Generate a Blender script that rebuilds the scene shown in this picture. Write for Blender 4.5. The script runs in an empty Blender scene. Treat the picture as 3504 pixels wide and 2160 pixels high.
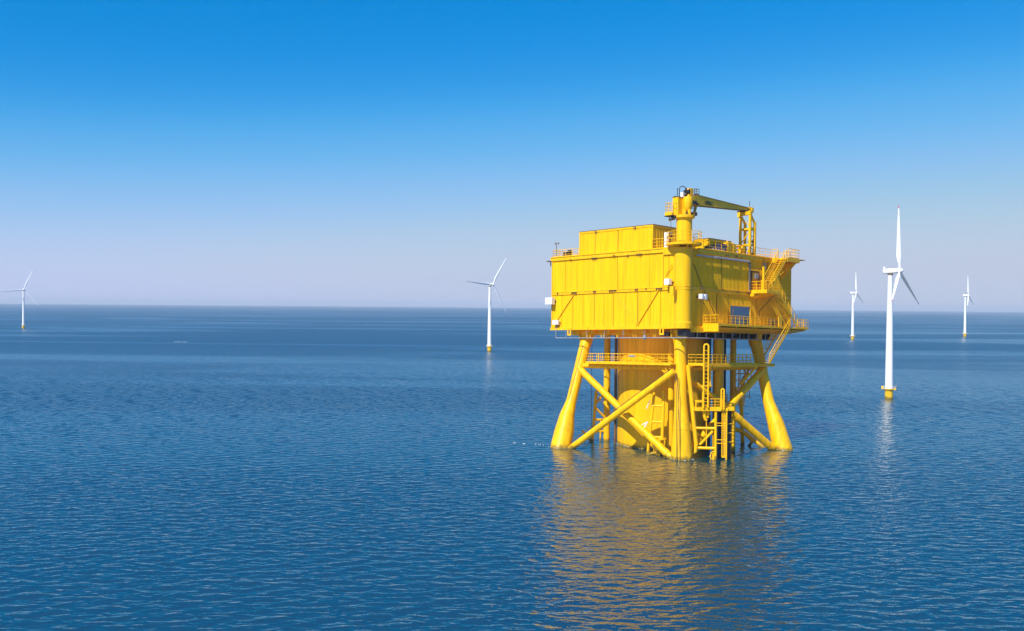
import bpy, bmesh, math, random
from mathutils import Vector, Matrix
R = math.radians
SC = bpy.context.scene
COL = SC.collection
random.seed(4)

# ------------------------------------------------------------------ camera
cd = bpy.data.cameras.new('camera'); cam = bpy.data.objects.new('camera', cd); COL.objects.link(cam)
cd.sensor_width = 36; cd.lens = 33.75; cd.clip_start = 1; cd.clip_end = 200000
cam.matrix_world = Matrix.Translation((0, 0, 30)) @ Matrix.Rotation(R(90 - .548), 4, 'X') @ Matrix.Rotation(R(.47), 4, 'Z')
SC.camera = cam

# ------------------------------------------------------------------ sky, sun, exposure
SUN_AZ, SUN_EL = R(217), R(46)           # azimuth clockwise from +Y
w = bpy.data.worlds.new('World'); SC.world = w; w.use_nodes = True
nt = w.node_tree; nt.nodes.clear()
out = nt.nodes.new('ShaderNodeOutputWorld'); bg = nt.nodes.new('ShaderNodeBackground')
sky = nt.nodes.new('ShaderNodeTexSky'); sky.sky_type = 'NISHITA'; sky.sun_disc = False
sky.sun_elevation = SUN_EL; sky.sun_rotation = SUN_AZ
sky.altitude = 0; sky.air_density = .7; sky.dust_density = 0.0; sky.ozone_density = 3.0
# colour grade of the sky: clear polarised azure above, lilac sea haze at the horizon
EXPO = .45; G = 2 ** -EXPO
def vm(op, a, b):
    n = nt.nodes.new('ShaderNodeVectorMath'); n.operation = op; nt.links.new(a, n.inputs[0]); n.inputs[1].default_value = (b,) * 3; return n.outputs[0]
cu = nt.nodes.new('ShaderNodeRGBCurve')
CUR = [[(0, .06), (.055, .05), (.07, .02), (.109, .002), (.147, .018), (.204, .115), (.30, .30), (.46, .475), (.78, .53), (1, .53)],
       [(0, .1), (.087, .155), (.14, .18), (.193, .242), (.257, .305), (.346, .44), (.50, .56), (.66, .61), (.877, .60), (1, .6)],
       [(0, .3), (.18, .60), (.28, .66), (.365, .69), (.464, .78), (.579, .86), (.73, .87), (.80, .82), (1, .76)]]
for ch, pts in zip(cu.mapping.curves, CUR):
    ch.points[0].location = pts[0]; ch.points[1].location = pts[-1]
    ch.points[1].location = (pts[-1][0], pts[-1][1] * G); ch.points[0].location = (pts[0][0], pts[0][1] * G)
    for x, y in pts[1:-1]: ch.points.new(x, y * G)
cu.mapping.update()
nt.links.new(vm('MULTIPLY', sky.outputs[0], .1), cu.inputs['Color'])
nt.links.new(vm('MULTIPLY', cu.outputs[0], 10), bg.inputs[0])
bg.inputs[1].default_value = 0.1
nt.links.new(bg.outputs[0], out.inputs[0])
sl = bpy.data.lights.new('sun', 'SUN'); sl.energy = 4.4; sl.angle = R(.5); sl.color = (1, .95, .86)
so = bpy.data.objects.new('sun', sl); COL.objects.link(so)
sd = Vector((math.sin(SUN_AZ) * math.cos(SUN_EL), math.cos(SUN_AZ) * math.cos(SUN_EL), math.sin(SUN_EL)))
so.rotation_euler = sd.to_track_quat('Z', 'Y').to_euler(); so.location = (-60, 0, 120)
SC.view_settings.view_transform = 'Standard'; SC.view_settings.look = 'None'
SC.view_settings.exposure = EXPO; SC.view_settings.gamma = 1

# ------------------------------------------------------------------ materials
def mat(name, col, rough=.5, metal=0, var=.12, dirt=None, dirt_amt=0., scale=.6, streak=False, bump=0., spec=.5):
    m = bpy.data.materials.new(name); m.use_nodes = True
    t = m.node_tree; N = t.nodes; L = t.links; p = N['Principled BSDF']
    p.inputs['Roughness'].default_value = rough; p.inputs['Metallic'].default_value = metal
    p.inputs['Specular IOR Level'].default_value = spec
    tc = N.new('ShaderNodeNewGeometry'); mp = N.new('ShaderNodeMapping')
    L.new(tc.outputs['Position'], mp.inputs[0])
    n1 = N.new('ShaderNodeTexNoise'); n1.inputs['Scale'].default_value = scale; n1.inputs['Detail'].default_value = 6
    if streak: mp.inputs['Scale'].default_value = (3.2, 3.2, .22)
    L.new(mp.outputs[0], n1.inputs['Vector'])
    mr = N.new('ShaderNodeMapRange'); mr.inputs['From Min'].default_value = .3; mr.inputs['From Max'].default_value = .7
    mr.inputs['To Min'].default_value = 1 - var; mr.inputs['To Max'].default_value = 1 + var * .6
    L.new(n1.outputs[0], mr.inputs[0])
    mx = N.new('ShaderNodeMix'); mx.data_type = 'RGBA'; mx.blend_type = 'MULTIPLY'; mx.inputs[0].default_value = 1
    mx.inputs[6].default_value = (*col, 1); L.new(mr.outputs[0], mx.inputs[7]); last = mx.outputs[2]
    if dirt:
        n2 = N.new('ShaderNodeTexNoise'); n2.inputs['Scale'].default_value = scale * 1.7; n2.inputs['Detail'].default_value = 8
        L.new(mp.outputs[0], n2.inputs['Vector'])
        m2 = N.new('ShaderNodeMapRange'); m2.inputs['From Min'].default_value = .54; m2.inputs['From Max'].default_value = .78
        m2.inputs['To Max'].default_value = dirt_amt; L.new(n2.outputs[0], m2.inputs[0])
        mx2 = N.new('ShaderNodeMix'); mx2.data_type = 'RGBA'; L.new(m2.outputs[0], mx2.inputs[0])
        L.new(last, mx2.inputs[6]); mx2.inputs[7].default_value = (*dirt, 1); last = mx2.outputs[2]
    L.new(last, p.inputs['Base Color'])
    r2 = N.new('ShaderNodeMapRange'); r2.inputs['To Min'].default_value = rough * .75; r2.inputs['To Max'].default_value = min(1, rough * 1.3)
    L.new(n1.outputs[0], r2.inputs[0]); L.new(r2.outputs[0], p.inputs['Roughness'])
    if bump:
        b = N.new('ShaderNodeBump'); b.inputs['Distance'].default_value = bump; b.inputs['Strength'].default_value = .6
        L.new(n1.outputs[0], b.inputs['Height']); L.new(b.outputs[0], p.inputs['Normal'])
    return m
Y = (.93, .505, .001)
M = dict(
    yel=mat('yellow_paint', Y, .42, var=.16, dirt=(.42, .22, .03), dirt_amt=.5, streak=True, spec=.25),
    clad=mat('yellow_cladding', Y, .5, var=.16, dirt=(.46, .27, .02), dirt_amt=.5, streak=True, scale=.5, spec=.15),
    pile=mat('yellow_pile_coating', (.92, .50, .001), .4, var=.18, dirt=(.40, .24, .04), dirt_amt=.55, streak=True, scale=.35, spec=.25),
    seam=mat('seam_shadow_gap', (.16, .09, .01), .8, var=.3),
    rust=mat('weathered_steel', (.14, .075, .03), .7, var=.4),
    grey=mat('galvanised_steel', (.36, .38, .42), .45, .4, var=.2),
    dark=mat('dark_machinery', (.018, .02, .028), .5, var=.4),
    blue=mat('navy_paint', (.012, .022, .09), .35, var=.3),
    black=mat('black_rubber', (.012, .012, .014), .5),
    white=mat('white_paint', (.80, .80, .80), .4, var=.06, dirt=(.5, .45, .38), dirt_amt=.2),
    turb=mat('turbine_white', (.80, .81, .82), .35, var=.03, streak=True),
    turby=mat('turbine_yellow', (.80, .50, .012), .4, var=.1, dirt=(.3, .2, .05), dirt_amt=.3),
    red=mat('red_tip_paint', (.55, .05, .05), .4),
    wired=mat('yellow_grating', (.62, .42, .01), .6, var=.2),
)
def splash(m):
    t = m.node_tree; N = t.nodes; L = t.links; p = N['Principled BSDF']; src = p.inputs['Base Color'].links[0].from_socket
    g_ = N.new('ShaderNodeNewGeometry'); sp = N.new('ShaderNodeSeparateXYZ'); L.new(g_.outputs['Position'], sp.inputs[0])
    n = N.new('ShaderNodeTexNoise'); n.inputs['Scale'].default_value = 1.3; n.inputs['Detail'].default_value = 5; L.new(g_.outputs['Position'], n.inputs['Vector'])
    a = N.new('ShaderNodeMath'); a.operation = 'MULTIPLY_ADD'; L.new(n.outputs[0], a.inputs[0]); a.inputs[1].default_value = -1.6; L.new(sp.outputs[2], a.inputs[2])
    r_ = N.new('ShaderNodeMapRange'); r_.inputs['From Min'].default_value = -.55; r_.inputs['From Max'].default_value = .15; r_.inputs['To Min'].default_value = .85; r_.inputs['To Max'].default_value = 0; L.new(a.outputs[0], r_.inputs[0])
    mx = N.new('ShaderNodeMix'); mx.data_type = 'RGBA'; L.new(r_.outputs[0], mx.inputs[0]); L.new(src, mx.inputs[6]); mx.inputs[7].default_value = (.16, .12, .02, 1)
    L.new(mx.outputs[2], p.inputs['Base Color'])
splash(M['pile']); splash(M['turby'])
gl = bpy.data.materials.new('window_glass'); gl.use_nodes = True; g = gl.node_tree.nodes['Principled BSDF']
g.inputs['Base Color'].default_value = (.05, .14, .26, 1); g.inputs['Roughness'].default_value = .06
g.inputs['Specular IOR Level'].default_value = 1.0; g.inputs['Metallic'].default_value = .35; M['glass'] = gl

# ------------------------------------------------------------------ sea material: slopes from the wave height field, in metres
def sea_material():
    m = bpy.data.materials.new('sea_water'); m.use_nodes = True
    t = m.node_tree; N = t.nodes; L = t.links; p = N['Principled BSDF']
    geo = N.new('ShaderNodeNewGeometry')
    def mt(op, a, b=None):
        n = N.new('ShaderNodeMath'); n.operation = op
        for i, v in enumerate((a, b)):
            if v is None: continue
            if hasattr(v, 'links'): L.new(v, n.inputs[i])
            else: n.inputs[i].default_value = v
        return n.outputs[0]
    def height(off):
        tot = None
        for sc, amp, rot, sx, det in LAYERS:
            ad = N.new('ShaderNodeVectorMath'); ad.operation = 'ADD'; L.new(geo.outputs['Position'], ad.inputs[0]); ad.inputs[1].default_value = off
            mp = N.new('ShaderNodeMapping'); mp.inputs['Rotation'].default_value = (0, 0, R(rot)); mp.inputs['Scale'].default_value = (sc * sx, sc, sc)
            L.new(ad.outputs[0], mp.inputs[0])
            n = N.new('ShaderNodeTexNoise'); n.noise_dimensions = '2D'; n.inputs['Scale'].default_value = 1; n.inputs['Detail'].default_value = det; n.inputs['Roughness'].default_value = .55
            n.inputs['Distortion'].default_value = .3
            L.new(mp.outputs[0], n.inputs['Vector'])
            h = mt('MULTIPLY', n.outputs[0], amp / sc)
            tot = h if tot is None else mt('ADD', tot, h)
        return tot
    LAYERS = [(1 / 1.3, .20, -9, .45, 1), (1 / .5, .18, 10, .5, 2)]
    e = .12
    h0, hx, hy = height((0, 0, 0)), height((e, 0, 0)), height((0, e, 0))
    # calm slicks and ruffled cat's-paws: long patches of weaker ripples
    mp = N.new('ShaderNodeMapping'); mp.inputs['Scale'].default_value = (.0016, .007, 1); mp.inputs['Rotation'].default_value = (0, 0, R(-6)); L.new(geo.outputs['Position'], mp.inputs[0])
    sn = N.new('ShaderNodeTexNoise'); sn.noise_dimensions = '2D'; sn.inputs['Scale'].default_value = 1; sn.inputs['Detail'].default_value = 5; sn.inputs['Distortion'].default_value = .6
    L.new(mp.outputs[0], sn.inputs['Vector'])
    mr = N.new('ShaderNodeMapRange'); mr.interpolation_type = 'SMOOTHSTEP'
    mr.inputs['From Min'].default_value = .38; mr.inputs['From Max'].default_value = .56; mr.inputs['To Min'].default_value = .55; mr.inputs['To Max'].default_value = 1.0
    L.new(sn.outputs[0], mr.inputs[0])
    k = mt('MULTIPLY', mr.outputs[0], -1 / e)
    dx = mt('MULTIPLY', mt('SUBTRACT', hx, h0), k); dy = mt('MULTIPLY', mt('SUBTRACT', hy, h0), k)
    # the further out, the more only the wave faces leaning towards the open side count
    sp = N.new('ShaderNodeSeparateXYZ'); L.new(geo.outputs['Position'], sp.inputs[0])
    ln = N.new('ShaderNodeMapRange'); ln.inputs['From Min'].default_value = 90; ln.inputs['From Max'].default_value = 700
    ln.inputs['To Min'].default_value = -.085; ln.inputs['To Max'].default_value = -.19; L.new(sp.outputs[1], ln.inputs[0])
    dy = mt('ADD', dy, mt('MULTIPLY', ln.outputs[0], mr.outputs[0]))
    cb = N.new('ShaderNodeCombineXYZ'); L.new(dx, cb.inputs[0]); L.new(dy, cb.inputs[1]); cb.inputs[2].default_value = 0
    av = N.new('ShaderNodeVectorMath'); av.operation = 'ADD'; L.new(cb.outputs[0], av.inputs[0]); L.new(geo.outputs['Normal'], av.inputs[1])
    nm = N.new('ShaderNodeVectorMath'); nm.operation = 'NORMALIZE'; L.new(av.outputs[0], nm.inputs[0])
    L.new(nm.outputs[0], p.inputs['Normal'])
    p.inputs['Base Color'].default_value = (.0, .040, .050, 1); p.inputs['IOR'].default_value = 2.45
    # the open sea beyond the platform carries finer, unresolved chop
    rr = N.new('ShaderNodeMapRange'); rr.interpolation_type = 'SMOOTHSTEP'; rr.inputs['From Min'].default_value = 150; rr.inputs['From Max'].default_value = 800
    rr.inputs['To Min'].default_value = .05; rr.inputs['To Max'].default_value = .22; L.new(sp.outputs[1], rr.inputs[0])
    L.new(mt('MULTIPLY', rr.outputs[0], mr.outputs[0]), p.inputs['Roughness'])
    return m
import numpy as np
def build_sea():
    """one sheet to the horizon: rippled surface (sum of directional waves, in metres) in the inner kilometre, calm outer rings"""
    rng = np.random.default_rng(11)
    # radial rows
    rr = [0., 40.]; st = 1.0
    while rr[-1] < 1500:
        r_ = rr[-1]; st = 1.2 if r_ < 74 else (.40 if r_ < 330 else .40 + (r_ - 330) * .0045); rr.append(r_ + st)
    n_in = len(rr); rr += [1700, 2000, 2500, 3500, 6000, 12000, 24000]
    # fine angular steps over the open side, coarse behind
    half = R(42); ang = np.concatenate([np.arange(-half, half, .0021), np.linspace(half, 2 * math.pi - half, 60)[:-1]])
    rr = np.array(rr[1:]); A, RR = np.meshgrid(ang, rr)
    X = RR * np.sin(A); Yy = RR * np.cos(A); Zz = np.zeros_like(X)
    n = 70; lam = np.exp(rng.uniform(math.log(.9), math.log(3.6), n)); th = rng.normal(R(-82), R(27), n); ph = rng.uniform(0, 6.283, n)
    wgt = (lam / 3.5) ** -.25; wgt = wgt / math.sqrt((wgt ** 2).sum()); slope = .145 * math.sqrt(2) * wgt
    step = np.maximum(np.gradient(RR, axis=0), RR * .0021)
    inner = (np.abs((A + math.pi) % (2 * math.pi) - math.pi) < half) & (RR > 60)
    edge = np.clip((1500 - RR) / 500, 0, 1) * np.clip((RR - 60) / 10, 0, 1) * np.clip((half - np.abs(A)) / .03, 0, 1) * inner
    for l, t, p, sl_ in zip(lam, th, ph, slope):
        k = 2 * math.pi / l; q = np.clip((l / step - 2.2) / 1.5, 0, 1)
        arg = k * (X * math.cos(t) + Yy * math.sin(t)) + p
        Zz += q * (sl_ / k) * np.sin(arg + .25 * np.sin(arg * .37 + p))
    g = .75 + .25 * np.sin(X * .013 + 1.7 * np.sin(Yy * .006)) * np.sin(Yy * .011 + 2)      # gusts
    Zz *= edge * g
    nr, na = X.shape; co = np.empty((nr * na + 1, 3), np.float32); co[:-1, 0] = X.ravel(); co[:-1, 1] = Yy.ravel(); co[:-1, 2] = Zz.ravel(); co[-1] = (0, 0, 0)
    i = np.arange(nr - 1)[:, None] * na; j = np.arange(na)[None, :]; j2 = (j + 1) % na
    q = np.stack([i + j, i + na + j, i + na + j2, i + j2], -1).reshape(-1, 4)
    tri = np.stack([np.full(na, nr * na), np.arange(na), (np.arange(na) + 1) % na], -1)
    me = bpy.data.meshes.new('sea'); nl = q.size + tri.size
    me.vertices.add(len(co)); me.vertices.foreach_set('co', co.ravel())
    me.loops.add(nl); me.loops.foreach_set('vertex_index', np.concatenate([q.ravel(), tri.ravel()]).astype(np.int32))
    me.polygons.add(len(q) + len(tri))
    st_ = np.concatenate([np.arange(len(q)) * 4, q.size + np.arange(len(tri)) * 3]).astype(np.int32)
    me.polygons.foreach_set('loop_start', st_)
    me.update(calc_edges=True); me.polygons.foreach_set('use_smooth', np.ones(len(q) + len(tri), bool)); me.update()
    if me.polygons[10].normal.z < 0: me.flip_normals()
    me.materials.append(sea_material())
    o = bpy.data.objects.new('sea', me); COL.objects.link(o); o['kind'] = 'structure'
build_sea()

# ------------------------------------------------------------------ mesh collector
# Platform frame: s runs back-left along the sunlit face, t back-right along the shaded face, z up; the whole platform stands with a slight list.
Q = math.sqrt(.5); C0 = Vector((34.0, 190.0, 0)); LIST = .045
def TP(v):
    s, t, z = v; d = Q * (s + t)
    return Vector((C0.x + Q * (t - s), C0.y + d, z - LIST * d))
def TI(v): return Vector(v)
def AB(a, b, z):                       # a: to the right of the near leg, b: back from it
    return ((-a + b) * Q, (a + b) * Q, z)
class MB:
    def __init__(self): self.v = []; self.f = []; self.sm = []; self.cuts = []
    def add(self, vs, fs, smooth=False):
        o = len(self.v); self.cuts.append((len(self.v), len(self.f))); self.v += [tuple(x) for x in vs]
        for f in fs: self.f.append(tuple(o + i for i in f)); self.sm.append(smooth)
        return self
    def box(self, a0, a1, b0, b1, c0, c1):
        a0, a1 = sorted((a0, a1)); b0, b1 = sorted((b0, b1)); c0, c1 = sorted((c0, c1))
        vs = [(a, b, c) for c in (c0, c1) for b in (b0, b1) for a in (a0, a1)]
        return self.add(vs, [(0, 2, 3, 1), (4, 5, 7, 6), (0, 1, 5, 4), (2, 6, 7, 3), (0, 4, 6, 2), (1, 3, 7, 5)])
    def hexa(self, vs):                # 4 bottom, 4 top, both in the same order
        return self.add(vs, [(3, 2, 1, 0), (4, 5, 6, 7), (0, 1, 5, 4), (1, 2, 6, 5), (2, 3, 7, 6), (3, 0, 4, 7)])
    def bar(self, p, q, w, h, up=(0, 0, 1)):
        p, q = Vector(p), Vector(q); d = (q - p).normalized(); u = Vector(up)
        x = d.cross(u)
        if x.length < 1e-4: x = d.cross(Vector((1, 0, 0)))
        x.normalize(); y = x.cross(d)
        vs = [c + x * (a * w / 2) + y * (b * h / 2) for c in (p, q) for a, b in ((-1, -1), (1, -1), (1, 1), (-1, 1))]
        return self.hexa(vs)
    def loft(self, pts, rad, n=12, cap=True):
        pts = [Vector(p) for p in pts]
        if not hasattr(rad, '__len__'): rad = [rad] * len(pts)
        vs, fs = [], []
        x = None
        for i, p in enumerate(pts):
            d = (pts[min(i + 1, len(pts) - 1)] - pts[max(i - 1, 0)]).normalized()
            if x is None:
                x = d.cross(Vector((0, 0, 1)))
                if x.length < .05: x = d.cross(Vector((1, 0, 0)))
            x = (x - d * x.dot(d)).normalized(); y = d.cross(x)
            for k in range(n):
                a = 2 * math.pi * k / n; vs.append(p + (x * math.cos(a) + y * math.sin(a)) * rad[i])
        for i in range(len(pts) - 1):
            for k in range(n):
                j = (k + 1) % n; fs.append((i * n + k, i * n + j, (i + 1) * n + j, (i + 1) * n + k))
        self.add(vs, fs, n > 6)
        if cap:
            o = len(self.v) - len(vs); m = (len(pts) - 1) * n
            self.f.append(tuple(o + k for k in reversed(range(n)))); self.sm.append(False)
            self.f.append(tuple(o + m + k for k in range(n))); self.sm.append(False)
        return self
    def tube(self, p, q, r, n=8): return self.loft([p, q], r, n)
    def lathe(self, c, prof, n=32, cap=True):   # prof: (r, z) upward
        return self.loft2(c, prof, n)
    def loft2(self, c, prof, n):
        vs, fs = [], []
        for r_, z in prof:
            for k in range(n):
                a = 2 * math.pi * k / n; vs.append((c[0] + r_ * math.cos(a), c[1] + r_ * math.sin(a), z))
        for i in range(len(prof) - 1):
            for k in range(n):
                j = (k + 1) % n; fs.append((i * n + k, i * n + j, (i + 1) * n + j, (i + 1) * n + k))
        self.add(vs, fs, True); o = len(self.v) - len(vs); m = (len(prof) - 1) * n
        self.f.append(tuple(o + k for k in reversed(range(n)))); self.sm.append(False)
        self.f.append(tuple(o + m + k for k in range(n))); self.sm.append(False)
        return self
    def prism(self, poly, axis, c0, c1):        # poly of 2D points extruded along axis
        def mk(p, c): return {0: (c, p[0], p[1]), 1: (p[0], c, p[1]), 2: (p[0], p[1], c)}[axis]
        n = len(poly); vs = [mk(p, c0) for p in poly] + [mk(p, c1) for p in poly]
        return self.add(vs, [tuple(range(n)), tuple(range(2 * n - 1, n - 1, -1))] + [((i + 1) % n, i, i + n, (i + 1) % n + n) for i in range(n)])
    def build(self, name, mats, parent=None, T=TP, bevel=0., label=None, fix=True):
        vs = [T(v) for v in self.v]
        lo = Vector([min(v[i] for v in vs) for i in range(3)]); hi = Vector([max(v[i] for v in vs) for i in range(3)])
        c = (lo + hi) / 2
        if parent is None: c.z = lo.z
        me = bpy.data.meshes.new(name); me.from_pydata([v - c for v in vs], [], self.f)
        for p_, s_ in zip(me.polygons, self.sm): p_.use_smooth = s_
        if fix:
            b = bmesh.new(); b.from_mesh(me); bmesh.ops.recalc_face_normals(b, faces=b.faces)
            b.to_mesh(me); b.free()
        if any(self.sm):
            try: me.set_sharp_from_angle(angle=R(40))
            except Exception: pass
        me.materials.append(M[mats] if isinstance(mats, str) else mats)
        o = bpy.data.objects.new(name, me); COL.objects.link(o)
        if parent is not None:
            o.parent = parent; o.location = c - parent_world(parent)
        else: o.location = c
        if bevel:
            bv = o.modifiers.new('bevel', 'BEVEL'); bv.width = bevel; bv.segments = 2; bv.limit_method = 'ANGLE'; bv.angle_limit = R(50)
        if label: o['label'] = label
        return o
def each(mb, name, *a, **k):
    """link every piece of the collector as an object of its own"""
    cuts = mb.cuts + [(len(mb.v), len(mb.f))]; res = []
    for (v0, f0), (v1, f1) in zip(cuts[:-1], cuts[1:]):
        p = MB(); p.v = mb.v[v0:v1]; p.f = [tuple(i - v0 for i in f) for f in mb.f[f0:f1]]; p.sm = mb.sm[f0:f1]
        res.append(p.build(name, *a, **k))
    return res
def parent_world(o):
    v = Vector(o.location)
    while o.parent: o = o.parent; v += Vector(o.location)
    return v
def tag(o, label, cat, group=None):
    o['label'] = label; o['category'] = cat
    if group: o['group'] = group
    return o
def thing(name, label, cat, loc, T=TP, group=None):
    o = bpy.data.objects.new(name, None); COL.objects.link(o); o.location = T(loc); o.empty_display_size = 1
    return tag(o, label, cat, group)

def rail(mb, pts, h=1.9, n=3, gap=1.6, r=.055, kick=True, closed=False):
    """guard rail along a polyline of deck-level points"""
    pts = [Vector(p) for p in pts]
    for a, b in zip(pts[:-1], pts[1:]):
        L_ = (b - a).length; k = max(1, round(L_ / gap))
        for i in range(k + 1):
            p = a.lerp(b, i / k); mb.tube(p, p + Vector((0, 0, h)), r, 5)
        for j in range(n):
            z = Vector((0, 0, h * (j + 1) / n)); mb.tube(a + z, b + z, r * (1.15 if j == n - 1 else .8), 5)
        if kick: mb.bar(a + Vector((0, 0, .12)), b + Vector((0, 0, .12)), .03, .2)
    return mb

# ================================================================== SUBSTATION
LS, LT = 35.4, 41.9          # plan size of the topside
ZB, ZT = 26.1, 42.0
sub = thing('offshore_substation', 'big yellow offshore platform with box-shaped topside on a wide column and splayed legs', 'platform', (0, 0, 0))

# --- topside walls: corrugated sheet, real ribs
def corrugated(mb, axis, a0, a1, z0, z1, face, depth, pitch, side):
    n = int((a1 - a0) / pitch); pts = []
    for i in range(n):
        x = a0 + (a1 - a0) * i / n; w_ = (a1 - a0) / n
        pts += [(x, 0), (x + .35 * w_, 0), (x + .5 * w_, depth), (x + .85 * w_, depth)]
    pts.append((a1, 0)); vs = []; fs = []
    for (x, d) in pts:
        for z in (z0, z1):
            vs.append((x, face + side * d, z) if axis == 's' else (face + side * d, x, z))
    for i in range(len(pts) - 1): fs.append((2 * i, 2 * i + 2, 2 * i + 3, 2 * i + 1))
    mb.add(vs, fs)
body = MB().box(.1, LS - .1, .1, LT - .1, ZB + .05, ZT - .02).build('topside_body', 'clad', sub)
mb = MB(); corrugated(mb, 's', 1.0, LS, ZB + .3, 33.7, 0.02, .02, .92, -1); corrugated(mb, 's', 1.0, LS, 34.3, 41.3, .02, .008, 1.84, -1)
mb.build('left_cladding', 'clad', body, fix=False)
mb = MB(); corrugated(mb, 't', 1.0, LT, ZB + .3, 33.7, 0.02, .09, .52, -1); corrugated(mb, 't', 1.0, LT, 34.3, 41.3, .02, .09, .52, -1)
mb.build('right_cladding', 'clad', body, fix=False)
mb = MB(); corrugated(mb, 's', 0, LS, ZB + .3, 41.3, LT - .08, .06, .8, 1); corrugated(mb, 't', 0, LT, ZB + .3, 41.3, LS - .08, .06, .8, 1)
mb.build('rear_cladding', 'clad', body, fix=False)
# corner posts
MB().box(LS - .15, LS + .12, -.12, .15, ZB, ZT).build('corner_post', 'yel', body)
MB().box(-.12, .15, LT - .15, LT + .12, ZB, ZT).build('corner_post', 'yel', body)
# roof edge beam, mid bands, base flange
mb = MB(); mb.box(4.9, LS + .3, -.28, .05, 41.25, 41.98); mb.box(4.9, LS + .45, -.42, .1, 41.98, 42.12)
mb.box(1.2, 4.9, -.34, .05, 40.75, 42.15)
mb.build('roof_edge_beam', 'yel', sub, bevel=.03)
mb = MB(); mb.box(-.28, .05, 4.6, LT + .25, 41.2, 42.08); mb.box(-.42, .1, 4.6, LT + .3, 42.08, 42.2)
mb.build('roof_edge_beam', 'yel', sub, bevel=.03)
mb = MB()
for z in (33.72, 34.22): mb.box(1.5, LS + .15, -.2, .02, z - .06, z + .06)
mb.box(1.5, LS + .1, -.1, .02, 33.75, 34.2)
mb.build('mid_band', 'yel', body)
mb = MB()
for z in (33.6, 34.28): mb.box(-.22, .02, 1.5, LT + .15, z - .06, z + .06)
mb.box(-.11, .02, 1.5, LT + .1, 33.65, 34.2)
mb.build('mid_band', 'yel', body)
mb = MB(); mb.box(1.6, LS + .2, -.26, .05, 25.95, 26.5); mb.box(1.6, LS + .3, -.4, .1, 25.85, 25.97)
mb.box(-.26, .05, 1.6, LT + .2, 25.95, 26.5); mb.box(-.4, .1, 1.6, LT + .3, 25.85, 25.97)
mb.box(LS - .05, LS + .26, -.2, LT, 25.95, 26.5); mb.box(-.2, LS, LT - .05, LT + .26, 25.95, 26.5)
mb.build('base_flange', 'yel', sub)
MB().box(-.1, LS, -.1, LT, 42.0, 42.06).build('roof', 'wired', sub)
# seams
mb = MB()
def sl_(s, z0, z1, w_=.05): mb.box(s - w_, s + w_, -.075, 0, z0, z1)
def sr_(t, z0, z1, w_=.05): mb.box(-.12, 0, t - w_, t + w_, z0, z1)
for s in (23.05, 11.4): sl_(s, 26.5, 33.6, .035)
for s in (16.8,): sl_(s, 34.3, 41.2, .015)
for s in (3.68, 2.3, 5.0): sl_(s, 34.3, 40.8, .025)
for s in (29.2, 26.3, 20.4, 17.8, 14.5, 8.2, 5.7, 32.4): sl_(s, 26.5, 33.6, .014)
for s in (31.5, 8.4): sl_(s, 34.3, 41.2, .01)
for t in (13.1,): sr_(t, 34.35, 42.0, .035)
for t in (11.6, 27.0): sr_(t, 26.5, 33.5, .03)
for t in (31.5,): sr_(t, 34.35, 41.2, .02)
for t in (16.0,): sr_(t, 26.9, 33.5, .02)
each(mb, 'panel_joint', 'seam', body)
# clip clusters on the bands
mb = MB()
for s, z, n in ((28.7, 34.1, 4), (22.9, 34.2, 2), (17.9, 34.15, 5), (11.6, 34.2, 2), (5.9, 34.1, 4), (9.2, 34.2, 1), (23.0, 41.3, 4), (17.6, 41.5, 2), (11.0, 41.4, 4), (29.8, 41.4, 1), (14, 41.3, 1), (33.6, 34.2, 1)):
    for i in range(n):
        d = (i - (n - 1) / 2) * .42; mb.box(s + d - .09, s + d + .09, -.36, -.1, z - .5 + random.random() * .2, z + .05)
for t, z, n in ((5.9, 34.3, 3), (13.5, 34.3, 1), (19.5, 34.2, 1), (23.3, 34.2, 2), (15, 41.5, 3), (18.4, 41.6, 3), (20.5, 41.5, 1), (24, 34.0, 2), (32.5, 34.1, 2)):
    for i in range(n):
        d = (i - (n - 1) / 2) * .5; mb.box(-.4, -.1, t + d - .1, t + d + .1, z - .4 + random.random() * .2, z + .08)
each(mb, 'bracket', 'rust', body)
# diagonal wall braces
for p, q, r_ in (((28.8, -.16, 33.7), (33.9, -.16, 27.9), .11), ((16.8, -.16, 33.4), (11.6, -.16, 26.7), .12), ((6.1, -.16, 33.7), (11.45, -.16, 26.6), .12), ((2.6, -.5, 38.8), (4.3, -.2, 36.6), .09)):
    MB().tube(p, q, r_).build('wall_brace', 'yel', body)
for p, q, r_ in (((-.2, 3.0, 38.8), (-.2, 5.9, 34.5), .07), ((-.2, 6.9, 33.6), (-.2, 10.7, 29.2), .07), ((-.3, 27.9, 30.2), (-3.0, 29.4, 33.7), .08), ((-.3, 28.0, 30.3), (-.3, 27.6, 27), .06)):
    MB().tube(p, q, r_).build('wall_brace', 'rust', body)
MB().tube((-.2, 31.5, 36.0), (-3.2, 37.5, 41.3), .14).build('wall_brace', 'yel', body)
# lifting lugs
for s in (29.8, 5.0):
    mb = MB(); mb.box(s - .55, s - .22, -.55, -.3, 24.9, 26.2); mb.box(s + .22, s + .55, -.55, -.3, 24.9, 26.2); mb.box(s - .55, s + .55, -.55, -.3, 24.6, 25.0)
    mb.build('lifting_lug', 'yel', sub, bevel=.05)
# window with frame
wn = MB().box(-.16, -.1, 16.4, 24.3, 27.0, 31.0).build('window', 'glass', body)
mb = MB(); mb.box(-.3, -.1, 16.2, 16.45, 26.9, 31.2); mb.box(-.3, -.1, 24.25, 24.5, 26.9, 31.2); mb.box(-.3, -.1, 16.45, 24.25, 31.0, 31.2)
for t in (17.6,): mb.box(-.2, -.12, t - .04, t + .04, 27, 31)
mb.box(-.2, -.12, 16.45, 24.25, 28.55, 28.62)
wn2 = mb.build('window_frame', 'yel', body)
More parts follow.
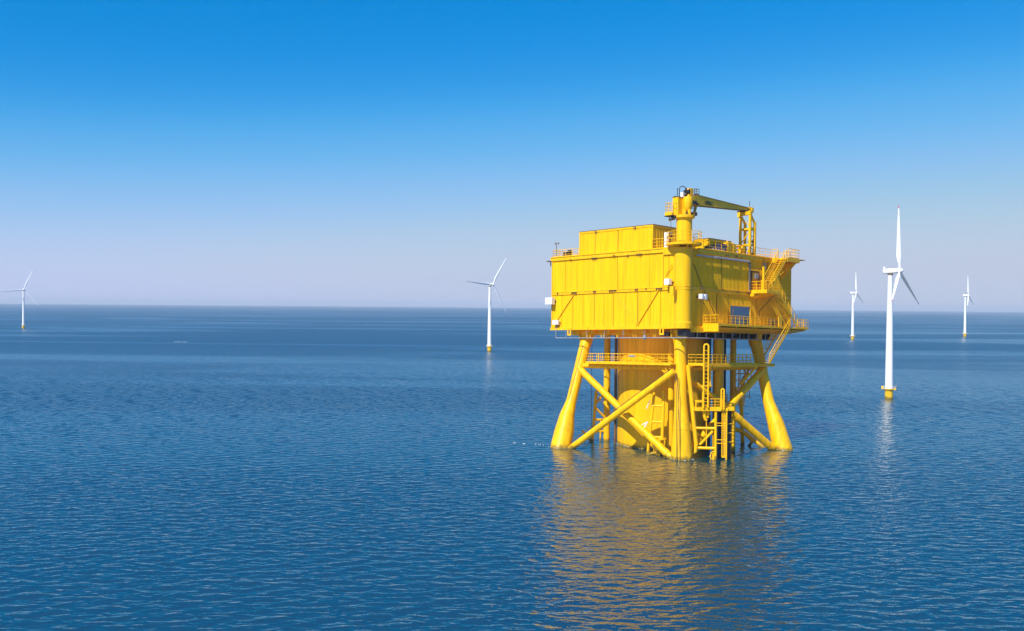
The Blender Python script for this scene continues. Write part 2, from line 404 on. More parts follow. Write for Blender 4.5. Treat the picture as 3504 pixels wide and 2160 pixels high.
# door recess with frame, upper level
MB().box(-.16, -.1, 25.0, 27.6, 34.7, 38.6).build('door', 'clad', body)
mb = MB(); mb.box(-.3, -.1, 24.7, 25.0, 34.6, 38.9); mb.box(-.3, -.1, 27.6, 27.9, 34.6, 38.9); mb.box(-.3, -.1, 25, 27.6, 38.6, 38.9)
mb.build('door_frame', 'rust', body)
mb = MB(); mb.box(-.5, -.16, 25.9, 27.2, 37.2, 38.3); mb.build('ventilator', 'grey', body, bevel=.05)
# cable trays
mb = MB(); mb.box(-.5, -.32, 3.6, 23.6, 40.55, 40.85)
for i in range(34):
    t = 10 + i * .4; mb.box(-.62, -.5, t, t + .2, 40.5 + .1 * (i % 2), 40.95)
mb.build('cable_tray', 'grey', body)
mb = MB(); mb.box(-.4, -.3, 23.5, 24.1, 34.6, 40.6)
mb.build('cable_tray', 'grey', body)
mb = MB()
for i in range(13):
    z = 34.9 + i * .45; mb.box(-.5, -.4, 23.55 + .15 * (i % 2), 23.95, z, z + .22)
each(mb, 'cable_clamp', 'black', body)
mb = MB(); mb.tube((-.3, 24.2, 39.4), (-.3, 29.5, 39.4), .07); mb.tube((-.3, 29.5, 42), (-.3, 29.5, 38.9), .07); mb.tube((-.3, 29.5, 38.9), (-.3, 31.8, 36.4), .05)
mb.build('pipe', 'rust', body)
mb = MB()
for t in (29.7, 30.0, 30.3): mb.box(-.3, -.14, t, t + .18, 39.5, 41.0)
mb.build('vent_slot', 'grey', body)
# rust patches and small fittings

# --- corner column carrying the crane
CO = .9
def TPC(v): return TP((v[0] + CO, v[1] + CO, v[2] + .12))
cc = MB().lathe((CO, CO), [(1.75, 25.9), (1.75, 42.0)], 40).build('corner_column', 'yel', sub)
mb = MB(); mb.lathe((CO, CO), [(1.9, 25.9), (1.9, 27.1), (1.76, 27.25)], 40)
mb.build('column_skirt', 'yel', cc)
MB().hexa([(4.2, -.3, 25.9), (4.2, .6, 25.9), (.4, 1.0, 25.9), (.8, -.98, 25.9), (4.2, -.3, 26.9), (4.2, .6, 26.9), (.4, 1.0, 27.1), (.8, -.98, 27.1)]).build('column_fairing', 'yel', cc)
mb = MB()
for z in (33.7, 34.3): mb.lathe((CO, CO), [(1.83, z - .06), (1.83, z + .06)], 40)
mb.build('column_band', 'yel', cc)
mb = MB(); mb.box(1.0, 1.9, -2.2, -1.5, 32.4, 34.2); mb.build('bracket_plate', 'yel', cc)
cp = MB().lathe((-.1, .1), [(1.7, 42.28), (3.45, 42.3), (3.5, 42.34), (3.5, 42.75), (1.6, 42.75)], 48).build('crane_platform', 'yel', sub, T=TPC)
mb = MB()
for k in range(7):
    a = 2 * math.pi * k / 7 + .2; c_, s_ = math.cos(a), math.sin(a)
    mb.hexa([(-.1 + 1.6 * c_ - .05 * s_, .1 + 1.6 * s_ + .05 * c_, 41.5), (-.1 + 1.6 * c_ + .05 * s_, .1 + 1.6 * s_ - .05 * c_, 41.5), (-.1 + 1.85 * c_ + .05 * s_, .1 + 1.85 * s_ - .05 * c_, 41.45), (-.1 + 1.85 * c_ - .05 * s_, .1 + 1.85 * s_ + .05 * c_, 41.45),
             (-.1 + 1.6 * c_ - .05 * s_, .1 + 1.6 * s_ + .05 * c_, 42.3), (-.1 + 1.6 * c_ + .05 * s_, .1 + 1.6 * s_ - .05 * c_, 42.3), (-.1 + 2.9 * c_ + .05 * s_, .1 + 2.9 * s_ - .05 * c_, 42.3), (-.1 + 2.9 * c_ - .05 * s_, .1 + 2.9 * s_ + .05 * c_, 42.3)])
each(mb, 'gusset', 'yel', cp, T=TPC)
mb = MB(); ring = [(-.1 + 3.4 * math.cos(a), .1 + 3.4 * math.sin(a), 42.75) for a in [2 * math.pi * k / 24 for k in range(25)]]
for i in range(24):
    a, b = Vector(ring[i]), Vector(ring[i + 1])
    if i % 2 == 0: mb.tube(a, a + Vector((0, 0, 2.2)), .06, 6)
    for z in (.75, 1.5, 2.2): mb.tube(a + Vector((0, 0, z)), b + Vector((0, 0, z)), .055, 6)
mb.build('railing', 'yel', cp, T=TPC)

# --- substructure
column = MB().lathe((15.4, 14.6), [(10.05, -4), (10.05, 25.5)], 96).build('central_column', 'pile', sub)
mb = MB()
for z in (13.0, 6.5, 18.2): mb.lathe((15.4, 14.6), [(10.075, z - .03), (10.09, z), (10.075, z + .03)], 96)
each(mb, 'weld_ring', 'pile', column)
LEGS = [([(2.85, 2.81, 25.6), (2.85, 2.81, 23.7), (1.47, 1.36, 11.06), (.5, .3, 5.66), (.1, -.1, -.1), (-.2, -.5, -4)], [1.2, 1.2, 1.25, 1.7, 2.2, 2.3]),
        ([(28, 3.7, 25.6), (27.93, 3.18, 23.8), (27.55, -2.1, 10.43), (27.45, -3.6, 7.3), (27.3, -4.6, 4.0), (26.95, -6.35, 0), (26.7, -8.0, -4)], [1.25, 1.25, 1.1, 1.6, 2.1, 2.2, 2.3]),
        ([(1.9, 29.8, 25.6), (1.5, 29.61, 23.64), (-.64, 28.92, 17.0), (-2.68, 28.14, 10.5), (-4.75, 27.7, 5.86), (-6.9, 27.2, 0), (-8.4, 26.85, -4)], [1.7, 1.35, 1.15, 1.2, 1.75, 2.1, 2.15]),
        ([(27, 28, 25.6), (31.5, 32.5, 10.4), (33.5, 34.5, -4)], [1.25, 1.2, 2.3])]
for pts, rad in LEGS:
    pp, rr2 = [], []                     # extra rings beside each weld keep the cones straight
    for i in range(len(pts)):
        for j, f in ((i - 1, .06), (i, 0), (i + 1, .06)):
            if 0 <= j < len(pts) and (j != i or i in (0, len(pts) - 1)):
                pp.append(Vector(pts[i]).lerp(Vector(pts[j]), f)); rr2.append(rad[i] + (rad[j] - rad[i]) * f)
    pp2 = [(p, q) for p, q in zip(pp, rr2)]
    pp2.sort(key=lambda e: -e[0].z); lg = MB().loft([e[0] for e in pp2], [e[1] for e in pp2], 32).build('leg', 'pile', sub)
    mb = MB()
    for i in range(2, len(pts) - 1):
        p = Vector(pts[i]); d = (Vector(pts[i + 1]) - Vector(pts[i - 1])).normalized(); mb.loft([p - d * .05, p + d * .05], rad[i] + .035, 32)
    each(mb, 'weld_ring', 'pile', lg)
# anode cables / pipes running down the legs
def on_leg(cs, ct, z, r_, a): b = math.sqrt(r_ * r_ - a * a) + .06; return (cs + (a - b) * Q, ct - (a + b) * Q, z)
MB().loft([on_leg(27.9, 2.6, 22.4, 1.24, .5), on_leg(27.55, -2.1, 10.43, 1.12, .7), on_leg(27.45, -3.6, 7.3, 1.62, 1.0), on_leg(27.3, -4.6, 4.0, 2.12, 1.3), on_leg(26.95, -6.35, 0, 2.2, 1.5), on_leg(26.75, -7.6, -3, 2.3, 1.5)], .07, 6).build('leg_pipe', 'rust', sub)
for da in (-.55, .1):
    MB().loft([AB(-1.15 + da * .4, .9, 17), AB(-.9 + da * .6, -.1, 11), AB(-.95 + da, -1.5, 5.6), AB(-.95 + da, -2.28, -1)], .07, 6).build('leg_pipe', 'rust', sub)
def brace(p, q, r_, collar=True):
    p, q = Vector(p), Vector(q); o = MB().tube(p, q, r_, 24).build('brace', 'pile', sub)
    if collar:
        d = (q - p).normalized(); m_ = MB()
        m_.tube(p + d * 1.2, p + d * 2.2, r_ + .07, 24); m_.tube(q - d * 3.0, q - d * 2.0, r_ + .07, 24); each(m_, 'collar', 'pile', o)
    return o
brace((27.7, .2, 17.6), (1.0, -1.3, -.3), .72)
b2 = brace((2.0, -.2, 17.4), (26.7, -6.1, -1.0), .66)
MB().loft([(2.4, -.7, 17.9), (14, -3.0, 9.6), (26.5, -5.7, .8)], .07, 6).build('brace_pipe', 'rust', b2)
brace((27.6, .9, 18.05), (2.2, 1.9, 18.1), .55, False)
brace((2.0, 2.3, 18.0), (-.2, 28.8, 18.0), .55, False)
brace((-1.2, 28.7, 17.9), (-1.6, 14.0, 9.8), .78)
brace((-1.6, 14.0, 9.8), (-.2, 1.0, 1.0), .70)
brace((-1.8, 15.0, 8.6), (-6.2, 26.5, -.3), .78)
brace((28, 4, 18), (29.5, 29, 18), .5, False); brace((1, 29.5, 18), (28.5, 30, 18), .5, False)
brace((2.2, 2.2, 17), (-1.6, 14.4, 9.6), .55, False)
MB().tube((-1.6, 15.7, 10.4), (-1.6, 15.7, -3), .55, 20).build('riser', 'pile', sub)
# secondary columns and J-tubes
for (s, t, r_, m_) in ((26.58, 8.78, .73, 'pile'), (6.1, 27.9, .68, 'pile'), (3.5, 17.9, 1.15, 'pile'), (22.95, 7.3, .27, 'rust'), (23.3, 8.0, .16, 'rust'), (4.4, 15.4, .3, 'dark'), (4.1, 14.7, .22, 'rust'), (4.6, 16.2, .35, 'blue'), (6.0, 4.4, .62, 'pile'), (7.4, 24.6, .3, 'dark'), (7.0, 26.0, .25, 'dark'), (29.5, 6.9, .06, 'rust')):
    MB().tube((s, t, 25.6), (s, t, -3), r_, 16).build('riser', m_, sub)
def frame(nm, bars, m_='pile'):
    mb = MB()
    for p, q, r_ in bars: mb.tube(p, q, r_, 12)
    return mb.build(nm, m_, sub)
frame('access_frame', [((28.3, 5.6, -2), (27.65, 6.3, 12.4), .34)] + [((28.1, 5.8, z), (26.6, 8.7, z), .28) for z in (5.9, 3.3, .3)] +
      [((27.9, 6.0, 9.3), (26.7, 8.6, 12.0), .26), ((27.9, 6.0, 8.9), (26.7, 8.6, 6.2), .26), ((27.3, 7.3, -1), (27.1, 7.5, 6.), .2), ((28.3, 5.6, 1.0), (29.2, 3.4, 3.6), .24), ((27.8, 6.2, 12.4), (27.0, 8.0, 9.4), .1)])
frame('access_frame', [((8.65, -.2, -2), (7.64, .85, 12.9), .3), ((6.0, 1.3, -2), (6.0, 1.8, 13.2), .34)] + [((8.1, .4, z), (6, 1.5, z), .24) for z in (10.2, 6.9, 3.8)] +
      [((8.6, -.2, 0.2), (5.6, 1.0, .9), .26), ((7.9, 0, 3.6), (6.6, .6, .2), .15), ((6.9, .6, 3.6), (7.4, .3, 0), .12)])
frame('fender_arm', [((8.6, -.5, 9.6), (7.9, -.3, 11.3), .09), ((9.2, -.7, 5.2), (8.2, -.6, 6.9), .16), ((9.6, -.8, 6.2), (8.2, -.4, 6.9), .1)], 'white')
for z in (.9, ):
    mb = MB(); mb.lathe((5.9, 1.4), [(.9, 3.3), (.95, 3.45), (.9, 3.6)], 20); mb.build('collar', 'pile', sub)
frame('pipe_cradle', [((3.7, 27.4, 11.5), (3.3, 27.9, -2), .42), ((3.7, 27.4, 11.5), (5.2, 26.2, 13.6), .42), ((4.6, 25.3, .2), (1.8, 26.5, .0), .34), ((1.8, 26.5, .0), (-.4, 26.0, 2.2), .3), ((1.2, 25.9, 3.4), (-2.9, 26.9, .2), .4),
      ((5.5, 24.6, 12), (5.5, 24.6, -2), .12), ((6.2, 24.0, 12), (6.2, 24.0, -2), .2)])
MB().loft([(3.6, 24.2, 4.5), (3.0, 24.9, 4.3), (2.1, 25.4, 3.9), (1.2, 25.9, 3.3), (-.2, 25.9, 2.2)], .5, 16).build('curved_pipe', 'pile', sub)
# ladder cage behind the right brace
mb = MB()
for t in (22.0, 24.0, 26.2): mb.tube((2.2, t, 18.4), (2.2, t, 9.5), .13, 6)
for z in (16.6, 15.2, 13.6, 11.6): mb.tube((2.2, 22, z), (2.2, 28.5, z), .14, 6)
mb.tube((2.2, 22, 12), (2.2, 26, 16), .16, 6); mb.tube((1.0, 26.5, 18.2), (.4, 21.7, 13.2), .26, 8)
for i in range(9): mb.tube((2.2, 22, 10 + i * .9), (2.2, 22.9, 10 + i * .9), .05, 5)
mb.build('ladder_cage', 'yel', sub)
mb = MB()
for t in (23.0, 25.2, 27.3): mb.loft([(1.4, t, 18), (1.3, t + .3, 16), (1.6, t - .2, 14), (1.5, t + .2, 11)], .09, 6)
mb.build('hanging_cable', 'grey', sub)

# --- under-deck steel
mb = MB()
mb.box(1.5, 31.2, 2.2, 2.7, 24.7, 26.0); mb.box(31.0, 31.4, 2.3, 38, 24.9, 26.0); mb.box(2.2, 2.7, 2.2, 39, 24.7, 26.0); mb.box(2, 31, 38, 38.5, 24.7, 26.0)
for s in (6, 10.5, 15, 19.5, 24, 28): mb.box(s - .15, s + .15, .3, 39, 25.1, 26.0)
for t in (7, 12, 17, 22, 27, 32, 37): mb.box(.3, 31, t - .15, t + .15, 25.25, 26.0)
mb.build('deck_beam', 'yel', sub)
mb = MB()
for s in (25.6, 24.9, 21.7, 21.0, 17.6, 16.9, 13.2, 12.4, 8.0, 7.3, 3.6): mb.tube((s, .6, 26), (s + random.uniform(-.25, .25), .8, 24.2), .1, 6)
for s in (30.8, 26.5, 22.5): mb.tube((s, .8, 25.9), (s - 2.6, 1.4, 24.4), .12, 6)
mb.build('deck_hanger', 'yel', sub)
mb = MB()
for t in (5, 8.2, 11.5, 14.5, 18, 21, 24.5, 28, 31.5): mb.tube((.2, t, 26), (.3, t + .15, 24.0), .09, 6); mb.box(-.1, .5, t - .35, t + .35, 23.95, 24.1)
mb.build('deck_hanger', 'grey', sub)
mb = MB()
for k in range(7):
    sx = 1.0 + k * .35; mb.tube((sx, 4.5, 24.3 + .18 * (k % 4)), (sx, 39, 24.3 + .18 * (k % 4)), .14 + .03 * (k % 3), 8)
for t, w_, z_ in ((6, 1.1, 24.5), (9.0, .5, 24.9), (12.5, 1.7, 24.2), (16, .4, 24.4), (18.2, 2.2, 24.8), (23, .8, 24.1), (25.7, .4, 24.9), (28, 2.6, 24.5), (33, .5, 24.2), (36, 1.4, 24.7)): mb.box(.7, 3.8, t, t + w_, z_, 25.9)
mb.box(-.4, 1.6, .2, 3.2, 24.4, 25.6); mb.box(4, 6, .4, 1.6, 24.4, 25.2)
mb.build('cable_bundle', 'dark', sub)
mb = MB()
for i in range(11): mb.tube((-.2, 33 + i * .5, 24.2), (-.2, 33.1 + i * .5, 25.6), .12, 6)
mb.build('insulator', 'white', sub)
mb = MB(); mb.tube((33.9, -.3, 24.1), (-1.2, -.9, 24.05), .11); mb.tube((33.9, -.3, 24.1), (33.9, -.3, 27.3), .09); mb.tube((-1.2, -.9, 24.05), (-.5, 33, 24.0), .11)
for s in (31.0, 29.6, 25, 20, 15, 9.5): mb.tube((s, -.3, 24.1), (s, -.1, 26), .06, 6)
mb.box(8.9, 9.6, -.55, -.2, 23.7, 24.6)
mb.build('drain_pipe', 'grey', sub)
for (s, t) in ((28.2, 3.4), (2.85, 2.81), (1.9, 29.8)):
    mb = MB(); mb.lathe((s, t), [(1.25, 24.2), (1.7, 25.7)], 24)
    for k in range(4):
        a = k * math.pi / 2 + .4; mb.bar((s + 1.1 * math.cos(a), t + 1.1 * math.sin(a), 22.6), (s + 2.0 * math.cos(a), t + 2.0 * math.sin(a), 25.7), .25, .3)
    mb.build('leg_collar', 'yel', sub)

# --- walkways
def walkway(nm, rects, z, th=.3, m_='yel'):
    mb = MB()
    for s0, s1, t0, t1 in rects: mb.box(s0, s1, t0, t1, z - th, z)
    return mb.build(nm, m_, sub)
# lower deck walkway around the legs, z 18.9
wk = walkway('lower_walkway', [(2.4, 24.8, -.9, 4.3)], 18.85)
rail(MB(), [(24.8, 1.6, 18.85), (24.8, -.85, 18.85), (2.5, -.85, 18.85)]).build('railing', 'yel', wk)
rail(MB(), [(24.8, 4.2, 18.85), (3.4, 4.2, 18.85)], n=2).build('railing', 'yel', wk)
mb = MB(); mb.box(11.2, 12.9, -.98, -.92, 20.15, 20.5); mb.build('notice_panel', 'grey', wk)
mb = MB(); mb.box(20.9, 21.1, -1.0, -.9, 18.9, 20.8); mb.build('gate_post', 'yel', wk)
mb = MB()
for s in (4.2, 3.2): mb.tube((s, -.3, 18.6), (s - .6, -.2, 16.4), .1, 6)
for i in range(12): mb.tube((22.5 - i * 1.7, -.7, 18.6), (22.5 - i * 1.7, .3, 17.9), .08, 6)
mb.build('support_strut', 'yel', wk)
wk = walkway('lower_walkway', [(-2.6, 1.2, 3.2, 30.5)], 18.85)
rail(MB(), [(1.1, 3.3, 18.85), (-2.5, 3.3, 18.85), (-2.5, 24.0, 18.85)]).build('railing', 'yel', wk)
rail(MB(), [(1.1, 4.3, 18.85), (1.1, 27, 18.85)], n=3).build('railing', 'yel', wk)
mb = MB(); mb.box(-2.7, -2.4, 3.2, 30.6, 18.2, 18.6); mb.tube((-2.3, 6.2, 18.4), (-2.2, 6.2, 14.4), .14); mb.tube((-2.3, 3.4, 14.4), (-2.3, 6.4, 14.4), .28); mb.tube((.5, 3.3, 18.5), (.2, 3.3, 13), .18)
mb.tube((-2.6, 23.5, 18.3), (-1.0, 19.5, 14.5), .24)
mb.build('support_strut', 'yel', wk)

# machinery deck walkway along the shaded face, z 26.9
wk = walkway('side_walkway', [(-4.05, -.3, 6.1, 34.9), (-4.05, -.3, 34.9, 43.0)], 26.85, .35)
rail(MB(), [(-.4, 6.2, 26.85), (-3.95, 6.2, 26.85), (-3.95, 28.2, 26.85)], h=1.85).build('railing', 'yel', wk)
rail(MB(), [(-3.95, 37.9, 26.85), (-3.95, 42.9, 26.85), (-.3, 42.9, 26.85)], h=1.85, gap=1.1).build('railing', 'yel', wk)
for t, h_ in ((6.1, 1.15), (13, .9), (20, .9), (27, .9), (34.3, .8), (41.5, .55)):
    w_ = .9 if t < 7 else .3
    MB().hexa([(-4.0, t, 26.35), (-4.0, t + w_, 26.35), (.1, t + w_, 26.5 - h_), (.1, t, 26.5 - h_), (-4.0, t, 26.5), (-4.0, t + w_, 26.5), (.1, t + w_, 26.5), (.1, t, 26.5)]).build('support_bracket', 'yel', wk)
MB().box(-4.07, -.3, 6.05, 6.4, 25.4, 26.5).build('end_beam', 'yel', wk)
MB().box(-.6, .0, 1.8, 6.4, 25.2, 26.1).build('end_beam', 'yel', wk)
MB().hexa([(-3.9, 7, 26.2), (-3.9, 42, 26.2), (.2, 40, 25.3), (.2, 7, 25.3), (-3.9, 7, 26.25), (-3.9, 42, 26.25), (.2, 40, 25.4), (.2, 7, 25.4)]).build('soffit_plate', 'yel', wk)
mb = MB()
for t, z in ((27.3, 27.0), (29.0, 27.0), (31.5, 27.0)):
    mb.box(-3.5, -3.1, t, t + .5, z, z + 1.5); mb.tube((-3.3, t + .2, z + .6), (-3.3, t + 1.6, z + .8), .1, 6); mb.tube((-3.3, t + 1.3, z), (-3.3, t + 1.3, z + 1.3), .13, 6)
mb.build('valve_stand', 'rust', wk)
mb = MB(); mb.box(-3.6, -2.8, 30.5, 32, 26.9, 29.1); mb.build('cabinet', 'yel', wk, bevel=.05)
# middle landing, z 34.5
wk = walkway('middle_landing', [(-4.15, -.2, 24.4, 29.9), (-2.9, -.2, 29.9, 31.0)], 34.5, .55)
rail(MB(), [(-.3, 24.5, 34.5), (-4.05, 24.5, 34.5), (-4.05, 25.5, 34.5)], h=2.0, gap=1.1).build('railing', 'yel', wk)
rail(MB(), [(-4.05, 26.8, 34.5), (-4.05, 29.8, 34.5)], h=2.0, gap=1.0).build('railing', 'yel', wk)
rail(MB(), [(-.3, 24.5, 34.5), (-.3, 31, 34.5)], h=2.0, gap=1.1).build('railing', 'yel', wk)
MB().box(-3.4, -2.95, 24.5, 24.85, 34.5, 39.6).build('landing_post', 'yel', wk, bevel=.04)
mb = MB()
for t in (25.2, 26.6, 28.2): mb.bar((-3.9, t, 33.9), (.0, t, 33.2), .2, .5)
mb.box(-1.2, .0, 24.0, 29, 33.3, 33.9)
mb.build('support_bracket', 'yel', wk)
# top landing, z 42.1
wk = walkway('top_landing', [(-4.1, .2, 33.0, 41.0)], 42.1, .15)
mb = MB(); mb.box(-4.15, .1, 32.95, 33.3, 41.2, 41.95); mb.box(-4.15, .1, 37.9, 38.3, 41.2, 41.95); mb.box(-4.15, -3.9, 33.3, 37.9, 41.25, 41.95); mb.box(-3.9, .1, 33.3, 37.9, 41.5, 41.6)
mb.hexa([(-.2, 37.6, 37.9), (-.2, 37.9, 37.9), (.1, 37.9, 37.9), (.1, 37.6, 37.9), (-3.6, 37.6, 41.2), (-3.6, 37.9, 41.2), (.1, 37.9, 41.2), (.1, 37.6, 41.2)])
mb.build('support_bracket', 'yel', wk)
rail(MB(), [(-4.05, 33.6, 42.1), (-4.05, 38.2, 42.1), (-.2, 38.2, 42.1)], h=2.05, gap=1.5).build('railing', 'yel', wk)
rail(MB(), [(-.2, 33.2, 42.1), (-1.6, 33.2, 42.1)], h=2.05, gap=.9).build('railing', 'yel', wk)
# roof rails
rail(MB(), [(.05, 6.7, 42.2), (.05, 33.0, 42.2)], h=1.9, gap=2.2, r=.05).build('roof_railing', 'yel', sub)
rail(MB(), [(LS - .1, LT - 1, 42.1), (LS - .1, .1, 42.1), (27.8, .1, 42.1)], h=1.6, gap=2.0, r=.06).build('roof_railing', 'yel', sub, label='pale roof railing at the far left corner')
rail(MB(), [(7.9, .1, 42.1), (3.1, .1, 42.1)], h=2.05, gap=1.3, r=.06).build('roof_railing', 'yel', sub)
rail(MB(), [(.05, 40, 42.2), (.05, LT, 42.2), (LS, LT, 42.2)], h=1.9, gap=2.4, r=.05).build('roof_railing', 'yel', sub)
mb = MB(); mb.box(LS, LS + 1.0, -.9, -.3, 41.15, 41.35); mb.tube((LS + .1, -.5, 41.2), (LS + .1, -.5, 40.2), .12, 6)
mb.build('gutter_bracket', 'rust', sub)

# --- stairs
def stair(top0, bot0, wvec, n, m_, hr=1.9, st=.42):
    top, bot, wv = Vector(top0), Vector(bot0), Vector(wvec)
    o = MB(); up = Vector((0, 0, 1))
    for k in (0, 1): o.bar(top + wv * k, bot + wv * k, .12, st)
    root = o.build('staircase', m_, sub)
    mb = MB(); run = (bot - top); hz_ = Vector((run.x, run.y, 0)).normalized()
    for i in range(n):
        p = top.lerp(bot, (i + .5) / n); mb.bar(p + wv * .03, p + wv * .97, .5, .07, up=(0, 0, 1))
    mb.build('tread', m_, root)
    for k in (0, 1):
        mb = MB(); a, b = top + wv * k, bot + wv * k
        mb.tube(a + up * hr, b + up * hr, .07, 6); mb.tube(a + up * hr * .5, b + up * hr * .5, .05, 6)
        for i in range(7):
            p = a.lerp(b, i / 6); mb.tube(p, p + up * hr, .055, 6)
        mb.build('handrail', m_, root)
stair((-4.0, 33.0, 42.0), (-4.0, 25.9, 34.6), (2.1, 0, 0), 15, 'yel')
stair((-4.0, 29.8, 34.2), (-4.0, 38.0, 26.9), (2.1, 0, 0), 17, 'rustyel' if False else 'yel')
stair((-4.2, 33.9, 26.5), (-4.2, 25.6, 18.9), (2.3, 0, 0), 16, 'yel')

# --- boat landing in front of the near leg (a to the right, b back)
class ABB(MB): pass
def TAB(v):
    return TP(AB(v[0], v[1], v[2]))
bl = MB().box(2.3, 8.85, -.6, 2.6, 9.6, 10.25).build('boat_landing', 'yel', sub, T=TAB, bevel=.03)
mb = MB(); rail(mb, [(4.1, -.5, 10.25), (8.4, -.5, 10.25)], h=1.75, gap=1.05, r=.07); rail(mb, [(8.4, -.5, 10.25), (8.4, 2.4, 10.25)], h=1.75, gap=1.2, r=.07)
mb.box(2.3, 3.9, -.6, -.2, 11.3, 11.75); mb.box(2.35, 2.6, -.55, -.3, 10.2, 11.4); mb.box(3.7, 4.0, -.5, -.25, 10.2, 13.4)
mb.build('railing', 'yel', bl, T=TAB)
MB().box(8.87, 10.15, -.3, 2.8, 9.7, 10.45).build('side_box', 'yel', bl, T=TAB)
def hoop(a, b, w_, z0, z1, r_, rungs, nm='ladder_hoop'):
    pts = [(a - w_, b, z0)] + [(a - w_ * math.cos(x), b, z1 - w_ + w_ * math.sin(x)) for x in [math.pi * k / 10 for k in range(11)]] + [(a + w_, b, z0)]
    o = MB().loft(pts, r_, 10).build(nm, 'yel', bl, T=TAB); mb = MB()
    for i in range(rungs):
        z = z0 + (z1 - z0 - w_ * 2) * (i + .5) / rungs; mb.tube((a - w_, b, z), (a + w_, b, z), .07, 6)
    mb.build('rung', 'yel', o, T=TAB)
hoop(4.35, -.9, .44, 10.3, 22.8, .18, 15)
hoop(7.67, -.9, .27, 9.9, 14.0, .16, 6)
mb = MB(); mb.box(6.9, 8.7, 1.4, 1.6, -3, 9.6); mb.box(8.9, 9.8, .8, 1.0, -3, 9.7); mb.box(6.8, 6.95, -.2, 1.5, -3, 9.6)
mb.build('fender_panel', 'dark', bl, T=TAB)
mb = MB()
for a in (7.0, 7.25, 7.5): mb.tube((a, .9, -3), (a, .9, 9.6), .1, 8)
for z in (1.5, 3.4, 5.2, 6.6, 8.1): mb.tube((6.9, .8, z), (8.7, .8, z), .1, 8)
mb.build('fender_tube', 'blue', bl, T=TAB)
mb = MB()
for a, r_ in ((7.75, .1), (8.0, .07), (8.28, .11), (8.62, .17)): mb.tube((a, -.3, -3 if a > 8.3 else .6), (a, -.3, 9.6), r_, 8)
for z in (7.2, 6.7, 3.9, 3.2): mb.tube((6.6, -.25, z), (8.7, -.25, z), .09, 8)
for i in range(16): mb.tube((8.0, -.3, .8 + i * .55), (8.6, -.3, .8 + i * .55), .05, 6)
mb.box(7.7, 8.6, -.45, -.2, .4, .7)
mb.build('boarding_ladder', 'yel', bl, T=TAB)
mb = MB()
for z in (7.0, 5.2, 3.4): mb.tube((8.8, .3, z), (10.0, .6, z + .05), .08, 6)
mb.build('boarding_ladder', 'yel', bl, T=TAB)
mb = MB(); mb.tube((6.5, -.2, -3), (6.5, -.2, 9.7), .26, 14); mb.build('fender_post', 'pile', bl, T=TAB)
for p, q, r_ in (((2.9, 1.0, 6.1), (6.5, -.2, 6.15), .28), ((3.2, 1.0, 2.15), (6.5, -.2, 2.2), .3), ((3.6, .8, 2.8), (6.0, 0, 5.6), .26), ((2.3, 2, 6.0), (3.1, 1.0, 6.1), .3)):
    MB().tube(p, q, r_, 14).build('fender_brace', 'pile', bl, T=TAB)
MB().loft([(1.35, 2.2, 18.6), (1.5, 2.0, 16.5), (2.9, 1.0, 2.9), (2.7, .8, 1.4), (2.0, .8, .9), (1.2, .8, 1.2)], .42, 16).build('fender_brace', 'pile', bl, T=TAB)
mb = MB(); mb.loft([(4.3, .3, 9.7), (4.35, .3, 8.6), (4.5, .3, 7.9), (4.8, .3, 7.7)], [.45, .35, .3, .28], 12); mb.tube((5.1, .5, 9.6), (5.0, .5, 8.2), .3, 10); mb.tube((4.6, .3, 9.2), (5.6, .3, 9.0), .16, 8)
mb.tube((4.75, .3, 7.7), (4.8, .3, 2.3), .1, 8); mb.tube((6.1, .3, 5.4), (6.15, .3, 0), .1, 8)
mb.build('hoist', 'yel', bl, T=TAB)
mb = MB(); mb.loft([(6.3, 0, 1.6), (5.7, 0, 1.3), (5.5, 0, .6), (5.8, 0, -.2), (6.3, 0, -.5)], .13, 8); mb.box(5.9, 6.3, -.1, .2, -1, 1.2)
mb.build('mooring_ring', 'yel', bl, T=TAB)

# ================================================================== THINGS ON THE ROOF
def ribbed_box(nm, label, cat, s0, s1, t0, t1, z0, z1, pitch=1.6, m_='clad', seams=()):
    root = thing(nm, label, cat, ((s0 + s1) / 2, (t0 + t1) / 2, z0))
    MB().box(s0 + .05, s1 - .05, t0 + .05, t1 - .05, z0, z1).build('shell', m_, root)
    mb = MB(); corrugated(mb, 's', s0, s1, z0 + .1, z1 - .4, t0, .04, pitch, -1); corrugated(mb, 't', t0, t1, z0 + .1, z1 - .4, s0, .06, pitch * .5, -1)
    corrugated(mb, 's', s0, s1, z0 + .1, z1 - .4, t1, .04, pitch, 1); corrugated(mb, 't', t0, t1, z0 + .1, z1 - .4, s1, .04, pitch, 1)
    mb.build('cladding', m_, root, fix=False)
    mb = MB(); mb.box(s0 - .1, s1 + .1, t0 - .12, t0 + .05, z1 - .38, z1 + .02); mb.box(s0 - .12, s0 + .05, t0 - .1, t1 + .1, z1 - .38, z1 + .02)
    for s, t in ((s0, t0), (s1, t0), (s0, t1), (s1, t1)): mb.box(s - .1, s + .1, t - .1, t + .1, z0, z1)
    each(mb, 'edge_trim', 'yel', root)
    MB().box(s0 - .16, s1 + .16, t0 - .16, t1 + .16, z1 + .02, z1 + .12).build('roof', 'rust', root)
    mb = MB()
    for s in seams: mb.box(s - .04, s + .04, t0 - .09, t0, z0, z1 - .3)
    if seams: mb.build('panel_joint', 'seam', root)
    return root
rc = ribbed_box('roof_container', 'long yellow ribbed plant room on the left part of the platform roof', 'plant room', 8.0, 27.65, .35, 11, 42.12, 47.15, 1.7, seams=(17.0, 23.2))
mb = MB()
for s in (22.9, 12.4): mb.box(s - .1, s + .1, .15, .3, 46.5, 47.1); mb.box(s + .3, s + .45, .15, .3, 46.6, 47.1)
mb.build('bracket', 'rust', rc)
